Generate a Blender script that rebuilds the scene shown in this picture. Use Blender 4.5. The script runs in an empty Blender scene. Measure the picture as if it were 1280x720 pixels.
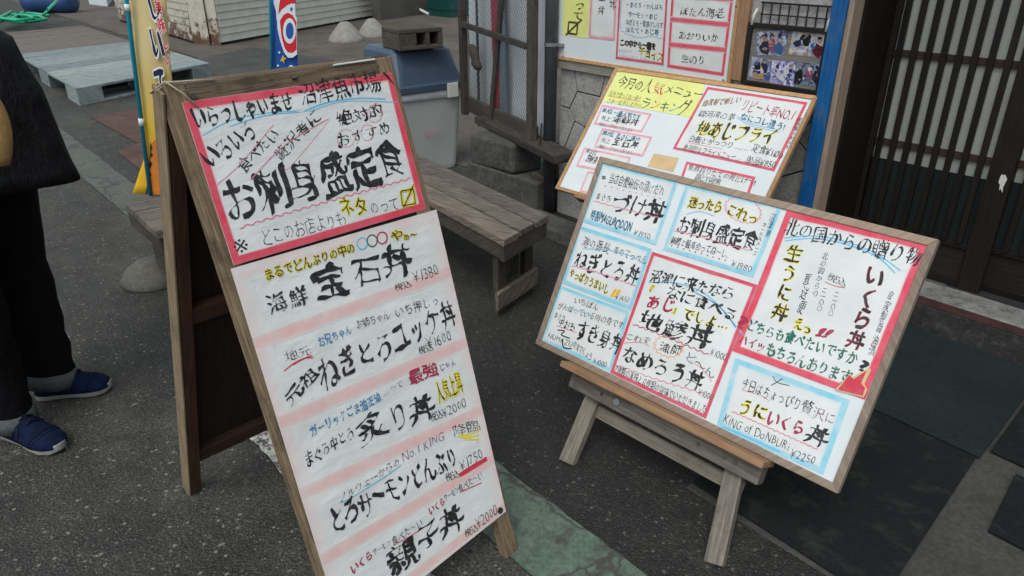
import bpy, bmesh, math, random
from math import sin, cos, tan, pi, radians, sqrt, atan2, hypot
from mathutils import Vector as V, Matrix, noise
from mathutils.geometry import delaunay_2d_cdt
import numpy as np
random.seed(7)
S = bpy.context.scene
COL = S.collection

# ------------------------------------------------------------------ camera
# axes: X runs along the shop wall (towards the right), Y towards the wall, Z up
EYE = V((0, 0, 1.5))
F_PX, PITCH, ROLL, WY = 920.375, radians(25.4134), radians(-0.1761), radians(-49.5)
def _cam_axes():
    fw = V((0, cos(PITCH), -sin(PITCH))); rt = V((1, 0, 0)); up = rt.cross(fw)
    r2 = rt*cos(ROLL) + up*sin(ROLL); u2 = up*cos(ROLL) - rt*sin(ROLL)
    hx = V((cos(WY), sin(WY), 0)); bk = V((-sin(WY), cos(WY), 0))
    f = lambda p: V((p.dot(hx), p.dot(bk), p.z))
    return f(r2), f(u2), f(fw)
RT, UP, FW = _cam_axes()
cd = bpy.data.cameras.new('camera'); cam = bpy.data.objects.new('camera', cd); COL.objects.link(cam)
cd.sensor_width = 36; cd.lens = 36*F_PX/1280; cd.clip_start = 0.05; cd.clip_end = 600
m = Matrix((RT, UP, -FW)).transposed().to_4x4(); m.translation = EYE
cam.matrix_world = m
S.camera = cam

# ------------------------------------------------------------------ light
w = bpy.data.worlds.new('World'); S.world = w; w.use_nodes = True
nt = w.node_tree; bg = nt.nodes['Background']
sky = nt.nodes.new('ShaderNodeTexSky'); sky.sky_type = 'NISHITA'; sky.sun_disc = False
SUN_EL, SUN_AZ = radians(58), radians(150)
sky.sun_elevation = SUN_EL; sky.sun_rotation = SUN_AZ
sky.air_density = 1.0; sky.dust_density = 4.0; sky.ozone_density = 1.0
hs = nt.nodes.new('ShaderNodeHueSaturation'); hs.inputs['Saturation'].default_value = 0.35
nt.links.new(sky.outputs[0], hs.inputs['Color']); tn = nt.nodes.new('ShaderNodeMix'); tn.data_type = 'RGBA'; tn.blend_type = 'MULTIPLY'; tn.inputs[0].default_value = 1; tn.inputs[7].default_value = (.945, .99, 1.0, 1)
nt.links.new(hs.outputs[0], tn.inputs[6]); nt.links.new(tn.outputs[2], bg.inputs['Color'])
bg.inputs['Strength'].default_value = 0.14
sd = bpy.data.lights.new('sun', 'SUN'); sd.energy = 0.5; sd.angle = radians(35); sd.color = (1, 1, .97)
so = bpy.data.objects.new('sun', sd); COL.objects.link(so)
sdir = V((sin(SUN_AZ)*cos(SUN_EL), cos(SUN_AZ)*cos(SUN_EL), sin(SUN_EL)))
so.rotation_euler = (-sdir).to_track_quat('-Z', 'Y').to_euler()
S.view_settings.view_transform = 'Standard'; S.view_settings.look = 'None'
S.view_settings.exposure = 0.40; S.view_settings.gamma = 1
S.cycles.max_bounces = 6

# ------------------------------------------------------------------ placing helpers
def ray(u, v): return FW*F_PX + RT*(u-640) + UP*(360-v)
def at(u, v, z=0.0):
    d = ray(u, v); return EYE + d*((z-EYE.z)/d.z)
def onp(u, v, P, n):
    d = ray(u, v); return EYE + d*((P-EYE).dot(n)/d.dot(n))
def far(u, v, depth):
    return EYE + ray(u, v)*(depth/F_PX)

# ------------------------------------------------------------------ materials
def srgb(h):
    if isinstance(h, str):
        c = [int(h[i:i+2], 16)/255 for i in (0, 2, 4)]
        c = [x/12.92 if x <= .04045 else ((x+.055)/1.055)**2.4 for x in c]
    else: c = list(h)
    return (c[0], c[1], c[2], 1)
MATS = {}
class NT:
    def __init__(s, name):
        s.m = bpy.data.materials.new(name); s.m.use_nodes = True; s.t = s.m.node_tree
        s.b = s.t.nodes['Principled BSDF']
    def n(s, typ, **kw):
        nd = s.t.nodes.new(typ)
        for k, v in kw.items():
            if k.startswith('_'): setattr(nd, k[1:], v)
            else: nd.inputs[k.replace('__', ' ')].default_value = v
        return nd
    def l(s, a, b): s.t.links.new(a, b)
    def coord(s, kind='Object', scale=(1, 1, 1), rnd=True):
        tc = s.n('ShaderNodeTexCoord'); mp = s.n('ShaderNodeMapping'); mp.inputs['Scale'].default_value = scale
        s.l(tc.outputs[kind], mp.inputs['Vector'])
        if rnd:
            oi = s.n('ShaderNodeObjectInfo'); mu = s.n('ShaderNodeMath', _operation='MULTIPLY'); mu.inputs[1].default_value = 37.3
            s.l(oi.outputs['Random'], mu.inputs[0]); cx = s.n('ShaderNodeCombineXYZ')
            s.l(mu.outputs[0], cx.inputs[0]); s.l(mu.outputs[0], cx.inputs[1]); s.l(cx.outputs[0], mp.inputs['Location'])
        return mp.outputs['Vector']
    def noise(s, vec, scale, detail=4, rough=.6):
        nd = s.n('ShaderNodeTexNoise', Scale=scale, Detail=detail, Roughness=rough); s.l(vec, nd.inputs['Vector']); return nd.outputs['Fac']
    def ramp(s, fac, stops):
        r = s.n('ShaderNodeValToRGB'); e = r.color_ramp.elements
        while len(e) < len(stops): e.new(.5)
        for i, (p, c) in enumerate(stops): e[i].position = p; e[i].color = srgb(c) if not isinstance(c, (int, float)) else (c, c, c, 1)
        s.l(fac, r.inputs[0]); return r.outputs[0]
    def mix(s, a, b, fac, mode='MIX'):
        mx = s.n('ShaderNodeMix', _data_type='RGBA', _blend_type=mode)
        for inp, val in ((mx.inputs[6], a), (mx.inputs[7], b), (mx.inputs[0], fac)):
            if isinstance(val, (str, tuple, list)): inp.default_value = srgb(val)
            elif isinstance(val, (int, float)): inp.default_value = val
            else: s.l(val, inp)
        return mx.outputs[2]
    def bump(s, h, strength=.3, dist=.01):
        b = s.n('ShaderNodeBump', Strength=strength, Distance=dist); s.l(h, b.inputs['Height']); s.l(b.outputs[0], s.b.inputs['Normal'])
    def col(s, c):
        if isinstance(c, (str, tuple)): s.b.inputs['Base Color'].default_value = srgb(c)
        else: s.l(c, s.b.inputs['Base Color'])
    def rough(s, r):
        if isinstance(r, (int, float)): s.b.inputs['Roughness'].default_value = r
        else: s.l(r, s.b.inputs['Roughness'])

def plain(name, c, r=.6, metal=0, var=.15, sc=8, bump=.1, spec=.5, cloth=0):
    if name in MATS: return MATS[name]
    t = NT(name); v = t.coord(); n = t.noise(v, sc, 5)
    base = srgb(c); d = tuple(x*(1-var) for x in base[:3]); l = tuple(min(1, x*(1+var)) for x in base[:3])
    t.col(t.ramp(n, [(.3, d), (.7, l)])); t.rough(r); t.b.inputs['Metallic'].default_value = metal
    t.b.inputs['Specular IOR Level'].default_value = spec
    if cloth:
        t.b.inputs['Specular IOR Level'].default_value = .12
        mp = t.n('ShaderNodeMapping'); mp.inputs['Scale'].default_value = (1, 1, .45); mp.inputs['Rotation'].default_value = (.5, .35, 0); t.l(v, mp.inputs['Vector']); t.bump(t.noise(mp.outputs[0], 13, 5, .6), 1.0, cloth)
    elif bump: t.bump(t.noise(v, sc*6, 4), bump, .004)
    MATS[name] = t.m; return t.m

def wood(name, dark, light, mid=None, grain=1.0, dirt=.5, dirtc='1c1a17', rough=.75, stretch=14):
    t = NT(name); uv = t.coord('UV')
    mp = t.n('ShaderNodeMapping'); mp.inputs['Scale'].default_value = (2.2, 2.2*stretch, 1); t.l(uv, mp.inputs['Vector'])
    g1 = t.noise(mp.outputs[0], 3, 6, .65)
    mp2 = t.n('ShaderNodeMapping'); mp2.inputs['Scale'].default_value = (8, 260, 1); t.l(uv, mp2.inputs['Vector'])
    g2 = t.noise(mp2.outputs[0], 1, 4, .7)
    c = t.ramp(g1, [(.28, dark), (.5, mid or light), (.72, light)])
    c = t.mix(c, tuple(x*.45 for x in srgb(dark)[:3]), t.ramp(g2, [(.5, 0.), (.72, .75*grain)]))
    dn = t.noise(uv, 9, 6, .7)
    c = t.mix(c, dirtc, t.ramp(dn, [(.5, 0.), (.75, dirt)]))
    oi = t.n('ShaderNodeObjectInfo'); c = t.mix(c, t.ramp(oi.outputs['Random'], [(0., (.72, .72, .74)), (.5, (.98, .97, .95)), (1., (1.18, 1.14, 1.08))]), 1.0, 'MULTIPLY')
    t.col(c); t.rough(rough); t.bump(g2, .5*grain, .003)
    t.b.inputs['Specular IOR Level'].default_value = .3
    MATS[name] = t.m; return t.m

def ink(name, c, streak=.25, gloss=.45):
    """marker or brush ink: a little uneven where the brush ran dry"""
    t = NT(name); v = t.coord(rnd=False); n = t.noise(v, 60, 4, .7); b = srgb(c)[:3]
    l = tuple(x+(.5-x)*streak for x in b)
    t.col(t.ramp(n, [(.45, b), (.75, l)])); t.rough(gloss); MATS[name] = t.m; return t.m

def wash(name, c, paper='d9dcda', lo=.25, hi=.95, edge=False):
    """soft marker colour brushed on paper: pigment thins out with the 'fade' attribute"""
    t = NT(name); v = t.coord(rnd=False); n = t.noise(v, 22, 5, .7)
    fa = t.n('ShaderNodeAttribute', _attribute_name='fade')
    mu = t.n('ShaderNodeMath', _operation='MULTIPLY'); t.l(fa.outputs['Fac'], mu.inputs[0])
    ad = t.ramp(n, [(.25, lo), (.7, 1.0)]); t.l(ad, mu.inputs[1])
    m2 = t.n('ShaderNodeMath', _operation='MULTIPLY'); t.l(mu.outputs[0], m2.inputs[0]); m2.inputs[1].default_value = hi
    pn_ = t.noise(v, 7, 5, .6); pc = t.ramp(pn_, [(.35, tuple(x*.88 for x in srgb(paper)[:3])), (.65, paper)])
    t.col(t.mix(pc, c, m2.outputs[0])); t.rough(.3); wr = t.noise(v, 9, 3); t.bump(wr, .3, .012)
    MATS[name] = t.m; return t.m

def paper(name, c='dcdedb', stain=None, wr=.35, rough=.3):
    t = NT(name); v = t.coord(rnd=False)
    n = t.noise(v, 7, 5, .6); c2 = tuple(x*.88 for x in srgb(c)[:3])
    col = t.ramp(n, [(.35, c2), (.65, c)])
    if stain: col = t.mix(col, stain, t.ramp(t.noise(v, 5, 3), [(.5, 0.), (.8, .35)]))
    t.col(col); t.rough(rough)
    mp = t.n('ShaderNodeMapping'); mp.inputs['Scale'].default_value = (1, 1, 2.5); mp.inputs['Rotation'].default_value = (.3, .5, .2); t.l(v, mp.inputs['Vector'])
    t.bump(t.noise(mp.outputs[0], 10, 4, .55), wr, .012)
    MATS[name] = t.m; return t.m

# asphalt: a lighter roadway and a darker strip along the shops
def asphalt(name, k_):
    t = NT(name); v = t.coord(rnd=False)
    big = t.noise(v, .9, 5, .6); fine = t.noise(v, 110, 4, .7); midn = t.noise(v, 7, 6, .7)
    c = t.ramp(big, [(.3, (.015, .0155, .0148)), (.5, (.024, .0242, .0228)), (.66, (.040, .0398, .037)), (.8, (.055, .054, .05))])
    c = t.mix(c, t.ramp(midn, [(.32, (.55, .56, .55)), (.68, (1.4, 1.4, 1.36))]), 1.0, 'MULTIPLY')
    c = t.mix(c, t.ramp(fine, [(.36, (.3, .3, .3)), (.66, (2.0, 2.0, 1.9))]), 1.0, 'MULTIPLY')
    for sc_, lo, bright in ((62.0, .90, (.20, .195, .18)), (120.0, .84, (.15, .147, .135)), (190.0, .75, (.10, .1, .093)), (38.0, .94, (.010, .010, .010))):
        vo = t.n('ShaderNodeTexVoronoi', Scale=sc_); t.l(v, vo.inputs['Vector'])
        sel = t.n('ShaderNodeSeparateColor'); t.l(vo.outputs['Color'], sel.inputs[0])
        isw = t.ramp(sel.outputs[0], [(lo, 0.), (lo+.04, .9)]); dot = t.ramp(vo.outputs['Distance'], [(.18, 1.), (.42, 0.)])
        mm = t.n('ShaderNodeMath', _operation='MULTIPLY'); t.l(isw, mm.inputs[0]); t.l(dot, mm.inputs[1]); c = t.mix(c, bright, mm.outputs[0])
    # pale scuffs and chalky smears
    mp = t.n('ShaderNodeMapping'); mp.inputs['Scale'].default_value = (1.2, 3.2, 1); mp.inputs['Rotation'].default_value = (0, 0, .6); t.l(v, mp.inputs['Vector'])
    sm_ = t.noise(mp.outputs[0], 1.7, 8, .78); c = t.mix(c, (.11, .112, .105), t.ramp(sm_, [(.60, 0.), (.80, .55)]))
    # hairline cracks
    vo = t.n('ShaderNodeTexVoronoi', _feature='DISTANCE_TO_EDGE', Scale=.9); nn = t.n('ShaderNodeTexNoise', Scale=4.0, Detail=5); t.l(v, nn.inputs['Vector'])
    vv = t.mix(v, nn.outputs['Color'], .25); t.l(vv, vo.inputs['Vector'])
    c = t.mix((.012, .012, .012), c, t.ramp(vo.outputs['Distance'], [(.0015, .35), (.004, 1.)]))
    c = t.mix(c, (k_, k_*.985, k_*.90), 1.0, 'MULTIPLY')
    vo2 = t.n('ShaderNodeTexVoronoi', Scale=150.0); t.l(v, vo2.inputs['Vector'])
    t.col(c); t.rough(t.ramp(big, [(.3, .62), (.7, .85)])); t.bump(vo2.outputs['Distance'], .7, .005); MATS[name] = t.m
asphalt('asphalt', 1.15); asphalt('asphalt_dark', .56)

def concrete(name, c1, c2, spot=None, sc=3, cracks=False, bump=.3, rough=.85):
    t = NT(name); v = t.coord(rnd=False); a = t.noise(v, sc, 6, .65); b = t.noise(v, 70, 4, .7)
    col = t.ramp(a, [(.3, c1), (.7, c2)])
    col = t.mix(col, t.ramp(b, [(.3, (.65, .65, .65)), (.7, (1.25, 1.25, 1.25))]), 1.0, 'MULTIPLY')
    if spot: col = t.mix(col, spot, t.ramp(t.noise(v, sc*3.1, 5, .7), [(.52, 0.), (.72, .9)]))
    if cracks:
        vo = t.n('ShaderNodeTexVoronoi', _feature='DISTANCE_TO_EDGE', Scale=3.2)
        wv = t.mix(v, (0, 0, 0), 0.0); nn = t.n('ShaderNodeTexNoise', Scale=5.0); t.l(v, nn.inputs['Vector'])
        vv = t.mix(v, nn.outputs['Color'], .22); t.l(vv, vo.inputs['Vector'])
        col = t.mix((.02, .022, .02), col, t.ramp(vo.outputs['Distance'], [(.006, 0.), (.014, 1.)]))
    t.col(col); t.rough(rough); t.bump(b, bump, .006); t.b.inputs['Specular IOR Level'].default_value = .25; MATS[name] = t.m; return t.m

concrete('apron', (.08, .070, .058), (.13, .115, .095), (.05, .045, .04), 1.2)
concrete('wall_render', (.30, .295, .28), (.40, .39, .37), (.22, .215, .205), 2.5)
concrete('stone_panel', (.24, .235, .22), (.35, .34, .32), (.17, .165, .155), 5, bump=.4)
concrete('block_concrete', (.06, .05, .039), (.10, .085, .067), (.05, .047, .04), 8, bump=.8)
concrete('mossy_block', (.055, .055, .048), (.11, .108, .095), (.030, .034, .022), 9, bump=.8)
concrete('cone_concrete', (.20, .19, .17), (.30, .29, .26), (.25, .23, .2), 9)
concrete('weight_concrete', (.085, .08, .068), (.13, .125, .108), (.1, .09, .08), 9)
concrete('step_concrete', (.14, .14, .132), (.30, .295, .275), (.055, .055, .052), 7, bump=.6)
concrete('dark_step', (.022, .022, .022), (.045, .044, .042), (.09, .088, .08), 9, bump=.5)
concrete('floor_patch', (.050, .049, .045), (.075, .073, .067), (.035, .035, .032), 2.5)
concrete('metal_sheet', (.035, .037, .036), (.07, .072, .069), (.1, .095, .085), 3, bump=.1, rough=.5)
concrete('mat_black', (.006, .008, .008), (.0105, .013, .0128), (.030, .033, .031), 3.5, bump=.5, rough=.9)
concrete('mat_blue', (.009, .0155, .017), (.017, .0265, .028), (.014, .018, .019), 2.6, bump=.5, rough=.85)
concrete('rust_board', (.075, .042, .034), (.12, .072, .058), (.04, .03, .026), 4, bump=.2)
# road paint: worn away in places down to the asphalt
def roadpaint(name, c1, c2, wear_lo, wear_hi, sc, bare=(.05, .05, .046)):
    t = NT(name); v = t.coord(rnd=False); n = t.noise(v, sc, 7, .72); n2 = t.noise(v, 3, 4); f = t.noise(v, 80, 3, .7)
    col = t.ramp(n2, [(.3, c1), (.7, c2)])
    col = t.mix(col, t.ramp(f, [(.3, (.6, .6, .6)), (.7, (1.3, 1.3, 1.3))]), 1.0, 'MULTIPLY')
    vo = t.n('ShaderNodeTexVoronoi', _feature='DISTANCE_TO_EDGE', Scale=sc*.25)
    nn = t.n('ShaderNodeTexNoise', Scale=7.0, Detail=4); t.l(v, nn.inputs['Vector']); vv = t.mix(v, nn.outputs['Color'], .18); t.l(vv, vo.inputs['Vector'])
    col = t.mix(bare, col, t.ramp(vo.outputs['Distance'], [(.008, 0.), (.03, 1.)]))
    col = t.mix(bare, col, t.ramp(n, [(wear_lo, 0.), (wear_hi, 1.)]))
    t.col(col); t.rough(.8); t.bump(n, .3, .004); MATS[name] = t.m
roadpaint('green_paint', (.060, .098, .068), (.125, .170, .128), .34, .50, 16)
roadpaint('worn_paint', (.075, .088, .070), (.10, .105, .09), .30, .48, 9)
roadpaint('white_paint', (.42, .42, .38), (.55, .54, .5), .42, .52, 34)
def corr(name, c, rust):
    t = NT(name); v = t.coord(); n = t.noise(v, 5, 5)
    col = t.ramp(n, [(.3, tuple(x*.8 for x in c)), (.7, c)])
    if rust:
        vz = t.coord(rnd=False); sx = t.n('ShaderNodeSeparateXYZ'); t.l(vz, sx.inputs[0]); rz = t.ramp(sx.outputs['Z'], [(.0, .24), (.55, .0)])
        ad = t.n('ShaderNodeMath', _operation='ADD'); t.l(rz, ad.inputs[0]); t.l(t.noise(v, 6, 6, .75), ad.inputs[1])
        col = t.mix(col, (.085, .032, .016), t.ramp(ad.outputs[0], [(.60, 0.), (.70, .95)]))
    t.col(col); t.rough(.5); MATS[name] = t.m
corr('shutter_paint', (.55, .55, .48), 0.0); corr('shutter_rusty', (.50, .47, .38), .5)

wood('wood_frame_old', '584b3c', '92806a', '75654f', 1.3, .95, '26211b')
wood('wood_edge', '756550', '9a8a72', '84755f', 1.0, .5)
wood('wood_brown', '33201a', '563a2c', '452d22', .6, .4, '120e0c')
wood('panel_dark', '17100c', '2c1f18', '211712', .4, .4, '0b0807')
wood('bench_wood', '4a443d', '958c80', '6f675e', 1.6, .75, '2a2723')
wood('bench_dark', '37342f', '5c5750', '48443e', 1.2, .6, '1d1c1a')
wood('easel_grey', '5a5650', '8b857a', '726c63', 1.1, .6, '33312d')
wood('easel_tan', '8c6b4e', 'b3916f', '9f7d5d', .7, .35, '5c4735')
wood('frame_grey_tan', '7b6d60', '9f9081', '8e7f71', .5, .25, '5b5149')
wood('frame_tan', 'a17c55', 'c9a47a', 'b8926a', .5, .15, '7b5c3e')
wood('plywood', '7d6048', 'a2836a', '906f56', .4, .3)
wood('post_blue', '0e4a80', '2170ad', '155a96', .6, .7, '5a6a72', .45)
wood('door_wood', '130f0d', '231c18', '1a1512', .5, .2, '060505', .5)
wood('door_rail', '2d211b', '42322a', '382a23', .5, .2, '1a1412')
wood('door_panel', '17120f', '2a211a', '1f1813', .6, .2, '0c0a08')
wood('pallet_teal', '707c7d', '98a4a3', '849091', .6, .95, '504e48', .7, 5)
wood('pallet_brown', '57524c', '756e67', '66605a', .4, .9, '4a332b', .7, 4)
wood('gate_wood', '332f2b', '5f5851', '4a443e', 1.4, .7, '1b1917')
wood('trim_wood', '6e6c66', '908e86', '7f7d76', .4, .3)

plain('whiteboard', 'cfd6d8', .25, var=.03, bump=0)
plain('frost_paper', (.34, .35, .315), .6, var=.12, sc=3, bump=0)
plain('dark_glass', (.020, .026, .026), .15, var=.2, sc=2, bump=0)
plain('bin_grey', 'a9aeaa', .45, var=.07, sc=5)
plain('bin_lid', '3d4c5e', .38, var=.12, sc=5)
plain('bag_film', 'b5babb', .2, var=.15, sc=14, bump=.6)
plain('white_tape', 'c6c6be', .5, var=.08)
plain('pole_teal', '0f7f95', .35, var=.1)
plain('white_band', 'c9d2d3', .5, var=.05)
plain('pipe_grey', '45464b', .45, var=.25, sc=14, bump=.1)
plain('metal_clip', '8f9090', .35, .6, var=.15)
plain('black_wire', '121110', .5, var=.2)
plain('black_frame', '17130f', .4, var=.3)
plain('gate_net', '5a5f60', .6, var=.15)
plain('sheet_white', 'd5dadd', .4, var=.06, sc=3)
plain('sheet_red', 'a3122c', .5, var=.12)
plain('sheet_blue', '7f97a3', .5, var=.08)
plain('rag', '3a342e', .9, var=.4, sc=22, bump=.6)
plain('jacket', (.0085, .0085, .0095), .75, var=.35, sc=14, cloth=.03)
plain('trousers', (.0045, .0045, .0055), .9, var=.3, sc=40, cloth=.022)
plain('cuff_grey', (.085, .093, .092), .9, var=.25, sc=60, bump=.4)
plain('sweater', (.36, .22, .075), .9, var=.2, sc=50, bump=.5)
plain('shoe_blue', (.003, .009, .034), .85, var=.45, sc=30, bump=.6, spec=.15)
plain('shoe_navy', (.003, .006, .020), .8, var=.3, sc=30, bump=.4, spec=.2)
plain('sole_white', (.26, .26, .25), .6, var=.12, sc=30)
plain('skin', (.46, .27, .18), .55, var=.06); plain('hair', (.012, .010, .009), .5, var=.3, sc=60, bump=.5)
plain('eye_white', (.7, .7, .68), .3, var=.02); plain('iris', (.02, .012, .01), .2, var=.1); plain('lips', (.33, .12, .1), .5, var=.1)
plain('string', 'a89f8a', .9, var=.2); plain('nail', '565450', .4, .8, var=.3)
plain('joint_dark', (.018, .018, .017), .9, var=.3); plain('red_paint', (.06, .026, .023), .7, var=.5, sc=14)
plain('aluminium', '8a8d8c', .3, .8, var=.1); plain('hose_green', '12a077', .4, var=.1); plain('blue_plastic', '32507e', .4, var=.2)
plain('teal_crate', '0d4441', .5, var=.2); plain('cream_wall', (.34, .30, .20), .8, var=.15, sc=2); plain('dado_grey', (.09, .085, .075), .8, var=.25, sc=2)
plain('flag_blue', '0b4fa0', .7, var=.15, sc=3); plain('flag_red', 'c41428', .7, var=.08); plain('flag_white', 'd3dadd', .7, var=.05)
plain('flag_navy', '0d1030', .7); plain('flag_orange', 'c4701c', .7, var=.2); plain('flag_yellow', 'd6ab12', .7, var=.12)
plain('tape_tan', 'c9ab80', .5, var=.12, sc=12)
plain('crate_orange', '7f5a36', .7, var=.1); plain('leaf_litter', (.13, .125, .11), .9, var=.3)
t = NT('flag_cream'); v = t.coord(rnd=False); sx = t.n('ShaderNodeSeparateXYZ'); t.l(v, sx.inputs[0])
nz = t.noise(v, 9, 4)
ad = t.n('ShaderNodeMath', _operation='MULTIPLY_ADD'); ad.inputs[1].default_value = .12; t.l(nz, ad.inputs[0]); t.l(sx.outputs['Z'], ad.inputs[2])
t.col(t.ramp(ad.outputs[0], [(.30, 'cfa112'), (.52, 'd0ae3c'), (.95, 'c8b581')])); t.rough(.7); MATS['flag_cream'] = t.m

PAPER = paper('paper_white', 'd9dcda', wr=.18)
paper('paper_plastic', 'd9dcda', wr=.38, rough=.25)
paper('paper_yellow', 'dfe38a', wr=.15); paper('paper_pinkish', 'd9dcda', wr=.42)
wash('wash_red', 'd2354f', lo=.85, hi=1); wash('wash_pink', 'd97a8a', lo=.45, hi=.95); wash('wash_blue', '56bcd6', lo=.4, hi=.9)
wash('wash_band', 'dba09a', lo=.45, hi=.8); wash('wash_rose', 'dfa8a8', lo=.05, hi=.6); wash('wash_crimson', 'c9304e', lo=.8, hi=1)
BLACK = ink('ink_black', (.010, .010, .011), .10); ink('ink_pen', (.014, .014, .017), .15); ink('ink_grey', (.12, .12, .13), .2)
ink('ink_yellow', (.72, .62, .03), .1); ink('ink_red', (.55, .03, .06), .15); ink('ink_crimson', (.34, .008, .05), .15)
ink('ink_blue', (.02, .20, .40), .25); ink('ink_sky', (.12, .45, .68), .3); ink('ink_green', (.006, .12, .075), .15)
ink('ink_pink', (.66, .18, .28), .3); ink('ink_brown', (.055, .035, .010), .15); ink('ink_orange', (.75, .30, .08), .2); ink('ink_purple', (.20, .03, .16), .2)

# ------------------------------------------------------------------ mesh building
class MB:
    def __init__(s): s.v = []; s.f = []; s.uv = []; s.fade = None
    def quad(s, pts, uv=None):
        i = len(s.v); s.v += [tuple(p) for p in pts]; s.f.append(tuple(range(i, i+len(pts))))
        s.uv.append(uv or [(0, 0)]*len(pts)); return s
    def hexa(s, b, t_, jit=0):
        """b, t_: four corners each (same winding), any prism or tapered bar"""
        P = [V(p) for p in list(b)+list(t_)]
        if jit: P = [p+V([random.uniform(-jit, jit) for _ in range(3)]) for p in P]
        e = [(P[1]-P[0]), (P[3]-P[0]), (P[4]-P[0])]; k = max(range(3), key=lambda i: e[i].length)
        ax = e[k].normalized(); o = [e[j].normalized() for j in range(3) if j != k]; off = random.random()*3
        i = len(s.v); s.v += [tuple(p) for p in P]
        for q in ((3, 2, 1, 0), (4, 5, 6, 7), (0, 1, 5, 4), (1, 2, 6, 5), (2, 3, 7, 6), (3, 0, 4, 7)):
            s.f.append(tuple(i+j for j in q)); s.uv.append([(P[j].dot(ax)+off, P[j].dot(o[0])+P[j].dot(o[1])+off) for j in q])
        return s
    def box(s, lo, hi, jit=0):
        x0, y0, z0 = lo; x1, y1, z1 = hi
        return s.hexa([(x0, y0, z0), (x1, y0, z0), (x1, y1, z0), (x0, y1, z0)], [(x0, y0, z1), (x1, y0, z1), (x1, y1, z1), (x0, y1, z1)], jit)
    def obox(s, O, X, Y, Z, lo, hi, jit=0):
        p = lambda a, b, c: O+X*a+Y*b+Z*c
        x0, y0, z0 = lo; x1, y1, z1 = hi
        return s.hexa([p(x0, y0, z0), p(x1, y0, z0), p(x1, y1, z0), p(x0, y1, z0)], [p(x0, y0, z1), p(x1, y0, z1), p(x1, y1, z1), p(x0, y1, z1)], jit)
    def bar(s, A, B, w, d, side=None, w2=None, d2=None):
        A = V(A); B = V(B); ax = (B-A).normalized(); sd_ = V(side or (1, 0, 0)); sd_ = (sd_-ax*sd_.dot(ax)).normalized(); q = ax.cross(sd_)
        r = lambda P, a, b: [P-sd_*a-q*b, P+sd_*a-q*b, P+sd_*a+q*b, P-sd_*a+q*b]
        return s.hexa(r(A, w/2, d/2), r(B, (w2 or w)/2, (d2 or d)/2))
    def loft(s, rings, cap=True, closed=True):
        i = len(s.v); n = len(rings[0]); L = 0; us = []
        for k, r in enumerate(rings):
            if k: L += (V(r[0])-V(rings[k-1][0])).length
            us.append(L); s.v += [tuple(p) for p in r]
        for k in range(len(rings)-1):
            for j in range(n if closed else n-1):
                a = i+k*n+j; b = i+k*n+(j+1) % n
                s.f.append((a, b, b+n, a+n)); s.uv.append([(us[k], j/n), (us[k], (j+1)/n), (us[k+1], (j+1)/n), (us[k+1], j/n)])
        if cap:
            s.f.append(tuple(i+j for j in range(n))[::-1]); s.uv.append([(0, 0)]*n)
            s.f.append(tuple(i+(len(rings)-1)*n+j for j in range(n))); s.uv.append([(0, 0)]*n)
        return s
    def tube(s, pts, r, n=8, r2=None):
        pts = [V(p) for p in pts]; rings = []; m_ = len(pts); ref = V((0.13, 0.21, 1)).normalized()
        for k, p in enumerate(pts):
            d = (pts[min(k+1, m_-1)]-pts[max(k-1, 0)]).normalized()
            if abs(d.dot(ref)) > .95: ref = V((1, .1, 0)).normalized()
            x = d.cross(ref).normalized(); y = d.cross(x); rr = r+((r2 or r)-r)*k/(m_-1)
            rings.append([p+x*cos(2*pi*j/n)*rr+y*sin(2*pi*j/n)*rr for j in range(n)])
        return s.loft(rings)
    def poly(s, pts, n, th):
        """flat outline pts extruded by th against normal n"""
        P = [V(p) for p in pts]; Q = [p-n*th for p in P]; i = len(s.v); k = len(P)
        s.v += [tuple(p) for p in P+Q]
        s.f.append(tuple(range(i, i+k))); s.uv.append([(p.x, p.z) for p in P])
        s.f.append(tuple(range(i+k, i+2*k))[::-1]); s.uv.append([(p.x, p.z) for p in Q][::-1])
        for j in range(k):
            a, b = i+j, i+(j+1) % k; s.f.append((a, a+k, b+k, b)); s.uv.append([(0, 0)]*4)
        return s
    def build(s, name, mat, parent=None, bevel=0, smooth=False, sub=0):
        root = V((0, 0, 0)); q = parent
        while q: root += q.location; q = q.parent
        me = bpy.data.meshes.new(name); me.from_pydata([tuple(V(p)-root) for p in s.v], [], s.f)
        ul = me.uv_layers.new(name='UVMap'); k = 0
        for f in s.uv:
            for c_ in f: ul.data[k].uv = c_; k += 1
        if s.fade:
            a = me.attributes.new('fade', 'FLOAT', 'POINT')
            for i, x in enumerate(s.fade): a.data[i].value = x
        me.materials.append(MATS[mat] if isinstance(mat, str) else mat)
        if smooth:
            for p in me.polygons: p.use_smooth = True
        o = bpy.data.objects.new(name, me); COL.objects.link(o)
        if parent: o.parent = parent
        bm = bmesh.new(); bm.from_mesh(me); bmesh.ops.recalc_face_normals(bm, faces=bm.faces) if not s.fade and not getattr(s, 'flat', 0) else None; bm.to_mesh(me); bm.free()
        if bevel:
            b = o.modifiers.new('bevel', 'BEVEL'); b.width = bevel; b.segments = 2; b.limit_method = 'ANGLE'; b.angle_limit = radians(40)
        if sub:
            b = o.modifiers.new('sub', 'SUBSURF'); b.levels = sub; b.render_levels = sub
        return o
def thing(name, label, cat, loc=(0, 0, 0), group=None):
    o = bpy.data.objects.new(name, None); COL.objects.link(o); o.location = V(loc); o.empty_display_size = .1
    return tag(o, label, cat, group)
def tag(o, label, cat, group=None):
    o['label'] = label; o['category'] = cat
    if group: o['group'] = group
    return o
def kind(o, k='structure'): o['kind'] = k; return o

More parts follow.
